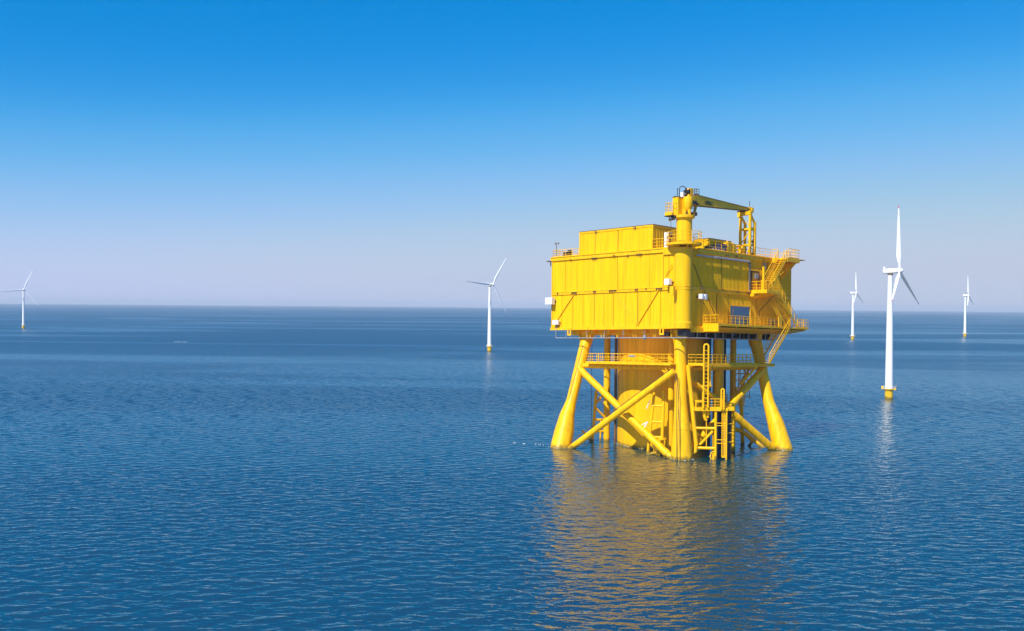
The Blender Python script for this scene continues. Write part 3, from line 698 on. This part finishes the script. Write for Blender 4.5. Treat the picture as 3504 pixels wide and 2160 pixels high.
ribbed_box('roof_cabin', 'low yellow cabin behind the roof railing between crane column and boom rest', 'cabin', 2.4, 6.0, 12.4, 20.5, 42.12, 44.95, 1.2)

# air conditioner
ac = thing('air_conditioner', 'white air conditioning cabinet with black side beside the crane column', 'air conditioner', (4.9, 1.4, 42.12))
MB().box(4.35, 5.5, .75, 2.0, 42.2, 45.4).build('cabinet', 'white', ac, bevel=.05)
mb = MB(); mb.box(4.28, 4.36, .9, 1.9, 42.5, 45.2); mb.build('side_grille', 'dark', ac)
mb = MB(); mb.box(4.4, 4.6, .8, 1.9, 42.08, 42.22); mb.box(5.2, 5.4, .8, 1.9, 42.08, 42.22); mb.build('foot', 'grey', ac)
# left end equipment
eq = thing('winch_box', 'small black winch cabinet behind the railing at the far left roof corner', 'winch', (32.2, 1.2, 42.1))
MB().box(31.0, 31.6, .8, 1.6, 42.1, 43.6).build('cabinet', 'dark', eq, bevel=.04)
MB().box(31.8, 33.2, .9, 1.8, 42.1, 42.9).build('housing', 'blue', eq, bevel=.05)
mb = MB(); mb.tube((32.0, 1.3, 43.0), (33.0, 1.3, 43.0), .35, 14); mb.build('drum', 'dark', eq)
an = thing('wind_sensor', 'thin dark mast with wind sensor at the far left roof corner', 'weather mast', (34.4, .2, 42.1))
MB().tube((34.4, .2, 42.1), (34.4, .2, 45.3), .07, 8).build('mast', 'rust', an)
mb = MB(); mb.tube((33.7, .2, 45.1), (34.9, .2, 45.2), .05, 6); mb.tube((33.8, .2, 45.0), (33.8, .2, 45.35), .13, 8); mb.tube((34.8, .2, 45.0), (34.8, .2, 45.45), .1, 8); mb.build('sensor_head', 'rust', an)
# blue skid, cabinets, pump
sk = thing('generator_skid', 'dark blue machinery skid behind the roof railing next to the low cabin', 'machinery', (1.0, 13, 42.2))
mb = MB(); mb.box(.5, 2.0, 9.9, 13.4, 42.3, 43.0); mb.box(.5, 2.2, 13.4, 16.2, 42.3, 43.9); mb.build('housing', 'blue', sk, bevel=.06)
mb = MB(); mb.box(.42, 2.1, 9.8, 13.3, 43.02, 43.12); mb.box(.4, .5, 13.5, 16.1, 43.0, 43.1); mb.build('cover', 'grey', sk)
mb = MB()
for t in (10.4, 11.6, 12.6, 14.2): mb.tube((.4, t, 42.2), (.3, t + .4, 42.6), .16, 8)
mb.build('pipe', 'white', sk)
for i, (t0, t1, z1, lb) in enumerate(((16.5, 18.2, 44.5, 'yellow roof cabinet nearest the blue machinery skid'), (18.5, 19.8, 44.3, 'narrower yellow roof cabinet nearest the boom rest'))):
    c = thing('equipment_cabinet', lb, 'cabinet', (1.2, (t0 + t1) / 2, 42.2), group='equipment cabinets on the roof')
    MB().box(.6, 2.0, t0, t1, 42.2, z1).build('cabinet', 'yel', c, bevel=.06)
    mb = MB(); mb.box(.54, .6, t0 + .15, t1 - .15, 42.5, z1 - .3); mb.build('door', 'wired', c)
    mb = MB(); mb.tube((1.2, (t0 + t1) / 2, z1), (1.2, (t0 + t1) / 2, z1 + .35), .2, 10); mb.build('vent', 'yel', c)
pm = thing('pump_set', 'yellow pumps and valve wheels under the crane boom rest', 'pump', (1.3, 22.5, 42.2))
mb = MB()
for t in (20.7, 22.3, 23.6, 26.4): mb.tube((1.4, t, 42.2), (1.4, t, 43.7), .3, 12); mb.tube((1.4, t - .7, 43.3), (1.4, t + .7, 43.3), .16, 8)
mb.bar((1.0, 21.6, 42.3), (1.0, 23.2, 44.2), .3, .35); mb.bar((1.0, 23.2, 42.3), (1.0, 21.6, 44.2), .3, .35)
mb.tube((1.5, 20.5, 43.9), (1.5, 24, 44.3), .25, 10); mb.build('pipework', 'yel', pm)
mb = MB()
for t in (24.2, 26.8): mb.loft([(1.0 + .01 * k, t + .5 * math.cos(2 * math.pi * k / 12), 43.4 + .5 * math.sin(2 * math.pi * k / 12)) for k in range(13)], .08, 6, False)
mb.box(.8, 1.6, 26.0, 27.0, 42.2, 43.0); mb.build('valve_wheel', 'rust', pm)

# boom rest: open lattice tower on the roof edge
br = thing('boom_rest', 'open yellow lattice tower on the roof edge carrying the crane boom tip', 'boom rest', (1.5, 26, 42.2))
def leg_(s, t, z1): MB().box(s - .24, s + .24, t - .24, t + .24, 42.15, z1).build('leg', 'yel', br, bevel=.03)
S0, S1, T0, T1 = .3, 2.7, 24.8, 26.7
leg_(S0, T0, 51.9); leg_(S1, T0, 51.6); leg_(S0, T1, 49.6); leg_(S1, T1, 49.6)
mb = MB()
for z in (48.0,):
    mb.bar((S0, T0, z), (S1, T0, z), .26, .4); mb.bar((S0, T0, z), (S0, T1, z), .26, .7); mb.bar((S1, T0, z), (S1, T1, z), .26, .4); mb.bar((S0, T1, z), (S1, T1, z), .26, .4)
for z in (44.6,): mb.bar((S0, T0, z), (S1, T0, z), .2, .3); mb.bar((S0, T1, z), (S1, T1, z), .2, .3)
each(mb, 'cross_beam', 'yel', br)
mb = MB(); mb.bar((S1, T0, 50.9), (S0, T0, 48.4), .1, .12); mb.bar((S0, T0, 47.6), (S1, T0, 44.7), .16, .18)
mb.bar((S0, T0, 51.2), (S0, T1, 49.3), .3, .45); mb.bar((S1, T0, 51.2), (S1, T1, 49.3), .3, .45); mb.bar((S0, T1, 46.3), (S0, T0 + .3, 45.0), .12, .14); mb.bar((S0, T0, 46.6), (S0, T1, 46.2), .1, .12)
mb.build('diagonal', 'yel', br)
mb = MB(); mb.box(S0 - .2, S1 + .3, T0 - .35, T0 + .5, 51.0, 51.75); mb.box(S1 - .2, S1 + .5, T0 - .55, T0 + .3, 50.7, 51.9); mb.build('saddle', 'yel', br, bevel=.04)
MB().box(S1 - 1.4, S1 + .5, T0 - .6, T0 + .4, 51.76, 51.98).build('rubber_pad', 'black', br)
mb = MB(); mb.loft([(.6, 26.0, 45.2), (.6, 25.2, 45.9), (.8, 24.9, 45.2), (.7, 25.6, 44.6), (.6, 26.6, 44.6), (.6, 26.5, 45.6)], .17, 8); mb.build('sling', 'rust', br)

# ================================================================== CRANE
cr = thing('deck_crane', 'yellow pedestal crane with long boom on the near corner of the platform roof', 'crane', (0, 0, 42.75))
MB().lathe((-.1, .1), [(1.56, 42.75), (1.56, 47.5), (1.75, 47.7), (2.08, 47.75), (2.08, 48.25), (1.7, 48.3)], 48).build('pedestal', 'yel', cr, T=TPC)
up_ = thing
ub = MB().box(.15, 1.5, -1.7, .9, 48.3, 51.85); ub = ub.build('machine_house', 'yel', cr, bevel=.04, T=TPC)
mb = MB(); mb.box(.1, 1.6, -1.8, 1.0, 51.85, 51.93); mb.build('roof_plate', 'rust', ub, T=TPC)
mb = MB(); mb.box(.4, .45, -1.74, -1.7, 48.6, 50.6); mb.box(1.2, 1.25, -1.74, -1.7, 48.6, 50.6); mb.box(.4, 1.25, -1.74, -1.7, 50.55, 50.6); mb.box(.4, 1.25, -1.74, -1.7, 49.6, 49.65); mb.build('hatch', 'seam', ub, T=TPC)
MB().lathe((-.75, .35), [(.5, 49.2), (.95, 49.9), (.98, 51.7), (.9, 51.9)], 32).build('winch_drum_housing', 'yel', cr, T=TPC)
MB().box(-.6, .15, -.2, 1.0, 48.3, 51.6).build('column_web', 'yel', cr, T=TPC)
mb = MB(); mb.tube((-1.1, .3, 48.3), (-1.1, .3, 49.9), .38, 16); mb.build('slew_motor', 'yel', cr, T=TPC)
mb = MB(); mb.box(-1.75, -.9, 1.2, 2.2, 48.3, 49.0); mb.tube((-.9, -.3, 48.3), (-.9, -.3, 48.9), .25, 10); mb.build('slew_gear', 'rust', cr, T=TPC)
bal = MB().box(1.0, 2.7, -2.6, -.9, 48.25, 48.75).build('balcony', 'yel', cr, T=TPC)
rail(MB(), [(1.1, -2.5, 48.75), (2.6, -2.5, 48.75), (2.6, -1.0, 48.75)], h=2.0, gap=.9, r=.05).build('railing', 'yel', bal, T=TPC)
mb = MB(); mb.box(.9, 2.9, -2.5, -.8, 48.08, 48.24); mb.tube((.4, -1.7, 48.0), (1.6, -1.8, 47.8), .3, 8); mb.build('underside_gear', 'dark', bal, T=TPC)
mb = MB(); mb.tube((1.9, -1.6, 47.6), (1.9, -1.6, 42.8), .05, 6); mb.tube((2.1, -1.8, 47.2), (2.1, -1.8, 47.8), .2, 8); mb.tube((1.2, -1.2, 47.5), (2.1, -1.8, 47.4), .12, 8); mb.tube((1.9, -1.6, 45.5), (2.9, -1.6, 43.5), .06, 6)
mb.build('hose', 'rust', cr, T=TPC)
# boom
def boompt(t, z, sd): return (t * .038 + sd * .42, t, z)
mb = MB()
prof = [(.6, 52.35, 51.1), (4.6, 52.85, 50.75), (6.2, 52.6 + .2, 50.85), (25.2, 52.62, 52.0), (25.8, 52.62, 51.95)]
top_ = {0.6: 52.35}
for sd in (-1, 1):
    pass
vs = []; fs = []
for t, zt, zb in prof:
    wd = .48 if t < 5 else .48 - .14 * (t - 5) / 21
    vs += [(t * .038 - wd, t, zb), (t * .038 + wd, t, zb), (t * .038 + wd, t, zt), (t * .038 - wd, t, zt)]
for i in range(len(prof) - 1):
    for k in range(4): fs.append((i * 4 + k, i * 4 + (k + 1) % 4, (i + 1) * 4 + (k + 1) % 4, (i + 1) * 4 + k))
fs += [(0, 1, 2, 3), (len(vs) - 1, len(vs) - 2, len(vs) - 3, len(vs) - 4)]
boom = mb.add(vs, fs).build('boom', 'yel', cr, bevel=.02, T=TPC)
mb = MB()
for (t0, z0), (t1, z1) in (((4.6, 52.87), (25.4, 52.64)), ((4.6, 50.73), (25.2, 51.98))):
    mb.bar((t0 * .038, t0, z0), (t1 * .038, t1, z1), 1.1, .07)
mb.build('boom_flange', 'rust', boom, T=TPC)
mb = MB(); mb.box(.5, 1.6, 25.6, 27.0, 51.7, 52.9); mb.box(.3, 1.8, 26.1, 26.9, 51.9, 52.75); mb.box(.6, 1.5, 23.6, 25.6, 51.7, 52.0); mb.build('boom_head', 'yel', boom, bevel=.05, T=TPC)
MB().tube((1.1, 26.4, 52.9), (1.1, 26.4, 54.3), .06, 6).build('aerial', 'black', boom, T=TPC)
mb = MB(); mb.tube((1.0, 27.0, 51.8), (1.0, 27.0, 51.2), .06, 6); mb.build('hook', 'rust', boom, T=TPC)
MB().bar((-1.2, 1.9, 48.7), (.15, 4.6, 50.8), .4, .36).build('boom_strut', 'yel', cr, T=TPC)
mb = MB(); mb.box(-.9, 1.0, .7, 2.9, 51.45, 52.3); mb.build('boom_foot', 'yel', cr, bevel=.04, T=TPC)
mb = MB(); mb.box(-.75, .9, 1.0, 3.4, 50.9, 51.45); mb.tube((-.5, 2.4, 51.1), (-.5, 4.4, 51.0), .2, 8); mb.build('luffing_gear', 'dark', cr, T=TPC)
mb = MB(); mb.tube((-.9, 2.4, 48.3), (-.9, 2.4, 50.9), .07, 6); mb.tube((-1.3, 1.4, 48.3), (-1.3, 1.4, 50.9), .05, 6)
for z in (48.9, 49.7, 50.2): mb.tube((-.9, 2.4, z), (-1.3, 1.0, z + .02), .05, 6)
mb.build('ladder', 'dark', cr, T=TPC)
# machinery on top
mb = MB(); mb.box(-.6, .4, 1.5, 2.4, 52.3, 53.9); mb.box(-.6, .4, .9, 2.4, 52.2, 52.6); mb.build('winch_guard', 'yel', cr, bevel=.04, T=TPC)
mb = MB(); mb.tube((-.6, 1.0, 53.1), (.5, .9, 53.1), .42, 14); mb.tube((-.3, .5, 52.5), (.3, .3, 52.6), .35, 12); mb.box(-.3, .2, .4, 1.4, 52.0, 53.0); mb.tube((-.2, .7, 53.0), (-.1, .7, 53.9), .1, 6); mb.tube((-.5, 1.2, 53.3), (-.3, 1.6, 53.8), .14, 8)
mb.build('winch', 'dark', cr, T=TPC)
rail(MB(), [(-.7, 2.5, 52.6), (-.7, 4.3, 52.75), (.4, 4.3, 52.75)], h=1.25, gap=.9, r=.045).build('railing', 'rust', cr, T=TPC)
mb = MB(); mb.loft([(.2 - .62 * math.cos(x) * .7, -.2 + .62 * math.cos(x) * -.7 * -1, 52.0 + (1.9 if 0 < k < 12 else 0) - .4 + .62 * math.sin(x) if 0 < k < 12 else 51.9) for k, x in [(k, math.pi * (k - 1) / 10 if 0 < k < 12 else (0 if k == 0 else math.pi)) for k in range(13)]], .085, 8)
mb.build('hose_loop', 'black', cr, T=TPC)
mb = MB(); mb.box(-.1, .5, -.5, .1, 51.9, 52.9); mb.build('control_box', 'white', cr, bevel=.04, T=TPC)
mb = MB(); mb.tube((.9, -.9, 51.9), (.9, -.9, 53.6), .07, 8); mb.tube((.9, -.9, 53.5), (.9, -.9, 53.65), .13, 8); mb.tube((1.2, -1.3, 51.9), (1.2, -1.3, 52.15), .2, 10); mb.build('aerial', 'black', cr, T=TPC)
# lettering on the boom
tx = bpy.data.curves.new('boom_lettering', 'FONT'); tx.body = 'AQBIDA 1'; tx.size = 1.15; tx.extrude = .01; tx.space_character = 1.05; tx.offset = .05
to = bpy.data.objects.new('tmp', tx); COL.objects.link(to); bpy.context.view_layer.update()
me = bpy.data.meshes.new_from_object(to.evaluated_get(bpy.context.evaluated_depsgraph_get())); bpy.data.objects.remove(to)
for v in me.vertices:
    x, y, z = v.co; t = 7.1 + x * .58; v.co = TPC((t * .038 - .49 - z, t, 51.4 + y * .85)) - TP((0, 6.5, 51.7))
me.materials.append(M['black'])
lo = bpy.data.objects.new('lettering', me); COL.objects.link(lo); lo.parent = boom; lo.location = TP((0, 6.5, 51.7)) - parent_world(boom)

# ================================================================== WHITE BOXES ON THE WALLS
def wallbox(nm, label, s0, s1, t0, t1, z0, z1, cat='junction box', hood=None):
    r_ = thing(nm, label, cat, ((s0 + s1) / 2, (t0 + t1) / 2, z0), group='white boxes fixed to the platform walls')
    MB().box(s0, s1, t0, t1, z0, z1).build('housing', 'white', r_, bevel=.05)
    mb = MB()
    if hood == 's': mb.box(s0 - .03, s1 + .03, t1, 0, (z0 + z1) / 2 - .2, (z0 + z1) / 2 + .1)
    else: mb.box(s1, 0, t0 + .1, t1 - .1, (z0 + z1) / 2 - .2, (z0 + z1) / 2 + .1)
    mb.tube(((s0 + s1) / 2, t1 if hood == 's' else t0, z0), ((s0 + s1) / 2, t1 if hood == 's' else t0, z0 - .9), .05, 6)
    mb.build('mounting', 'rust', r_)
wallbox('junction_box', 'largest white box, sticking out past the left edge of the bright wall', 34.2, 36.2, -1.5, -.4, 31.55, 33.1, hood='s')
wallbox('junction_box', 'small white box at the bottom left corner of the bright wall', 32.8, 34.4, -1.0, -.35, 27.05, 28.05, hood='s')
wallbox('junction_box', 'white box high beside the crane column above the wall band', 2.5, 3.7, -1.6, -.6, 34.6, 35.8, hood='s')
wallbox('floodlight', 'white floodlight on the shaded wall, left one of two side by side', -1.5, -.6, 4.15, 4.9, 31.9, 32.9, 'floodlight')
wallbox('floodlight', 'white floodlight on the shaded wall, right one of two side by side', -1.5, -.6, 5.3, 6.0, 31.8, 32.9, 'floodlight')

# ================================================================== WIND TURBINES
def Z0(v): return Vector(v)
def blade_mesh(r0, r1, nm, m_, parent, L_=22.0):
    secs = []; N_ = 14
    mb = MB(); vs = []; fs = []; k = 12
    for i in range(N_ + 1):
        r_ = r0 + (r1 - r0) * i / N_; f = r_ / L_
        if f < .06: ch, th = .62, .6
        elif f < .22:
            q = (f - .06) / .16; q = q * q * (3 - 2 * q); ch, th = .62 + q * .95, .6 - q * .22
        else:
            q = (f - .22) / .78; ch = 1.57 * (1 - q) ** .85 + .16 * q; th = .38 * (1 - q) + .05
        tw = R(16) * (1 - f) ** 1.5
        for j in range(k):
            a = 2 * math.pi * j / k; x = ch / 2 * math.cos(a) - (ch - .62) * .22; y = th / 2 * math.sin(a)
            vs.append((x * math.cos(tw) - y * math.sin(tw), x * math.sin(tw) + y * math.cos(tw), r_))
    for i in range(N_):
        for j in range(k): fs.append((i * k + j, i * k + (j + 1) % k, (i + 1) * k + (j + 1) % k, (i + 1) * k + j))
    mb.add(vs, fs, True); mb.f.append(tuple(reversed(range(k)))); mb.sm.append(False); mb.f.append(tuple(N_ * k + j for j in range(k))); mb.sm.append(False)
    me_o = mb.build(nm, m_, None, T=TI)
    # keep origin at the hub so that the blade can be turned about it
    off = Vector(me_o.location)
    for v in me_o.data.vertices: v.co += off
    me_o.location = (0, 0, 0)
    if parent: me_o.parent = parent
    return me_o
HUB = 42.9; SH = 3.0
def local(o):     # origin back to the base of the turbine
    return o
def make_turbine():
    t = bpy.data.objects.new('wind_turbine', None); COL.objects.link(t)
    MB().loft2((0, 0), [(1.32, -4), (1.32, 3.2)], 32).build('transition_piece', 'turby', t, T=TI)
    MB().loft2((0, 0), [(1.30, 3.3), (1.18, 14), (1.0, 28), (.76, HUB - 1)], 40).build('tower', 'turb', t, T=TI)
    pf = MB().loft2((0, 0), [(1.2, 2.9), (1.9, 3.15), (1.9, 3.32), (1.2, 3.32)], 32).build('service_platform', 'turby', t, T=TI)
    mb = MB(); ring = [(1.85 * math.cos(2 * math.pi * k / 16), 1.85 * math.sin(2 * math.pi * k / 16), 3.3) for k in range(17)]
    for i in range(16):
        a, b = Vector(ring[i]), Vector(ring[i + 1]); mb.tube(a, a + Vector((0, 0, .9)), .035, 5)
        for z in (.45, .9): mb.tube(a + Vector((0, 0, z)), b + Vector((0, 0, z)), .03, 5)
    mb.build('railing', 'turb', pf, T=TI)
    mb = MB(); mb.box(-2.4, -1.8, -.4, .4, 3.1, 4.1); mb.box(1.7, 2.4, -.6, 0, 3.0, 3.5); mb.tube((2.1, -.3, 3.4), (2.4, -.3, 4.6), .08, 6); mb.build('davit', 'turby', pf, T=TI)
    mb = MB(); mb.tube((-.25, -1.5, -3), (-.25, -1.5, 3.2), .06, 6); mb.tube((.25, -1.5, -3), (.25, -1.5, 3.2), .06, 6); mb.build('boarding_ladder', 'turby', pf, T=TI)
    nac = MB()   # axis +x, superellipse tube
    pr = [(-2.3, .55), (-2.2, .80), (-1.2, .88), (1.2, .88), (1.9, .78), (2.1, .68)]; vs = []; fs = []; k = 20
    for x, r_ in pr:
        for j in range(k):
            a = 2 * math.pi * j / k; c_, s_ = math.cos(a), math.sin(a); q = (abs(c_) ** 3.2 + abs(s_) ** 3.2) ** (-1 / 3.2)
            vs.append((x, r_ * q * c_, HUB + r_ * q * s_ + x * .05))
    for i in range(len(pr) - 1):
        for j in range(k): fs.append((i * k + j, (i + 1) * k + j, (i + 1) * k + (j + 1) % k, i * k + (j + 1) % k))
    fs += [tuple(range(k)), tuple((len(pr) - 1) * k + j for j in reversed(range(k)))]
    nac.add(vs, fs, True); n_ = nac.build('nacelle', 'turb', t, T=TI)
    mb = MB(); mb.box(-2.2, -1.55, -.5, .5, HUB + .75, HUB + 1.45); mb.build('cooler', 'turb', n_, T=TI, bevel=.1)
    MB().loft2((0, 0), [(.95, HUB - 1.25), (.8, HUB - .8)], 32).build('yaw_ring', 'rust', n_, T=TI)
    hub = MB(); vs = []; fs = []; pr = [(-1.0, .80), (-.9, .86), (.1, .92), (.7, .74), (1.1, .38), (1.22, .08)]; k = 24
    for x, r_ in pr:
        for j in range(k):
            a = 2 * math.pi * j / k; vs.append((SH + x, r_ * math.cos(a), HUB + r_ * math.sin(a) + SH * .05))
    for i in range(len(pr) - 1):
        for j in range(k): fs.append((i * k + j, (i + 1) * k + j, (i + 1) * k + (j + 1) % k, i * k + (j + 1) % k))
    fs += [tuple(range(k)), tuple((len(pr) - 1) * k + j for j in reversed(range(k)))]
    hub.add(vs, fs, True); hub.build('hub', 'turb', t, T=TI)
    for i in range(3):
        b = blade_mesh(.5, 20.9, 'blade', 'turb', t)
        tp = blade_mesh(20.9, 22.0, 'blade_tip', 'red', b)
    return t
def kids(o): return [c for c in bpy.data.objects if c.parent == o]
def copy_tree(o, parent=None):
    c = o.copy(); COL.objects.link(c); c.parent = parent
    for ch in kids(o): copy_tree(ch, c)
    return c
TURB = [  # x, y, axis azimuth (of the +x hub axis), spin, scale, blade scale, label
    (127.2, 323.2, math.atan2(-.571, .82), -1, 1.0, 1.0, 'nearest and tallest wind turbine, right of the yellow platform'),
    (-14.8, 636.6, math.atan2(-.77, .64), -33, 1.033, 1.0, 'white wind turbine left of the platform, rotor facing forward with red blade tips'),
    (-561.5, 1103.3, math.atan2(-.82, .57), -22, 1.04, 1.12, 'white wind turbine at the far left edge with one blade pointing level to the left'),
    (334.4, 942.0, math.atan2(-.571, .82), 1, 1.07, .94, 'small distant wind turbine just left of the tallest turbine'),
    (508.5, 1077.4, math.atan2(-.571, .82), 3, 1.08, .99, 'smallest distant wind turbine near the right edge'),
]
base = make_turbine(); clones = [base] + [copy_tree(base) for _ in TURB[1:]]
TILT, CONE = R(5), R(3)
for o, (x, y, az, spin, sc_, bs, lb), pit in zip(clones, TURB, (14, 72, 74, 14, 14)):
    o.location = (x, y, 0); o.rotation_euler = (0, 0, az); o.scale = (sc_,) * 3
    tag(o, lb, 'wind turbine', 'wind turbines standing in the sea')
    i = 0
    for ch in kids(o):
        if not ch.name.startswith('blade'): continue
        # blade frame: span z, chord x, thickness y -> rotor plane is local YZ, axis +X
        m_ = Matrix.Translation((SH, 0, HUB + SH * .05)) @ Matrix.Rotation(-TILT, 4, 'Y') @ Matrix.Rotation(R(spin + 120 * i), 4, 'X') @ Matrix.Rotation(CONE, 4, 'Y') @ Matrix.Rotation(R(pit), 4, 'Z')
        ch.matrix_local = m_ @ Matrix.Scale(bs, 4); i += 1

# ------------------------------------------------------------------ foam flecks
mb = MB(); rf = random.Random(7)
def fleck(x, y, a, b):
    n = 9; mb.add([(x + a * math.cos(k * 6.283 / n) * rf.uniform(.5, 1.2), y + b * math.sin(k * 6.283 / n) * rf.uniform(.5, 1.2), .13) for k in range(n)] + [(x, y, .2)],
                  [(k, (k + 1) % n, n) for k in range(n)])
for i in range(9):
    q = rf.random(); fleck(9.5 - 9 * q + rf.uniform(-.8, .8), 206.5 + 3.0 * q + rf.uniform(-.5, .5), rf.uniform(.1, .45), rf.uniform(.06, .25))
for (s_, t_, r_) in ((.1, -.1, 2.2), (26.95, -6.35, 2.1), (-7.1, 27.1, 2.1), (15.4, 14.6, 10.05)):
    c = TP((s_, t_, 0))
    for i in range(int(6 * r_)):
        a_ = rf.uniform(-math.pi, 0); d = r_ + abs(rf.gauss(0, .22)) + .02; fleck(c.x + d * math.cos(a_), c.y + d * math.sin(a_), rf.uniform(.04, .14), rf.uniform(.03, .08))
for i in range(26): fleck(-258 + rf.uniform(-5, 5), 748 + rf.uniform(-1, 1), rf.uniform(.5, 1.6), rf.uniform(.5, 1.0))
MF = mat('sea_foam_white', (.75, .78, .8), .7, var=.1)
fo = mb.build('sea_foam', MF, None, T=TI); fo['kind'] = 'stuff'

# ------------------------------------------------------------------ sea haze
MH = bpy.data.materials.new('sea_haze'); MH.use_nodes = True; t_ = MH.node_tree; t_.nodes.clear()
o_ = t_.nodes.new('ShaderNodeOutputMaterial'); v_ = t_.nodes.new('ShaderNodeVolumePrincipled'); v_.inputs['Density'].default_value = 8e-5
v_.inputs['Color'].default_value = (.80, .90, 1, 1); v_.inputs['Anisotropy'].default_value = 0; t_.links.new(v_.outputs[0], o_.inputs['Volume'])
hz_ = MB().box(-25000, 25000, -25000, 25000, -6, 92).build('haze', MH, None, T=TI); hz_['kind'] = 'stuff'
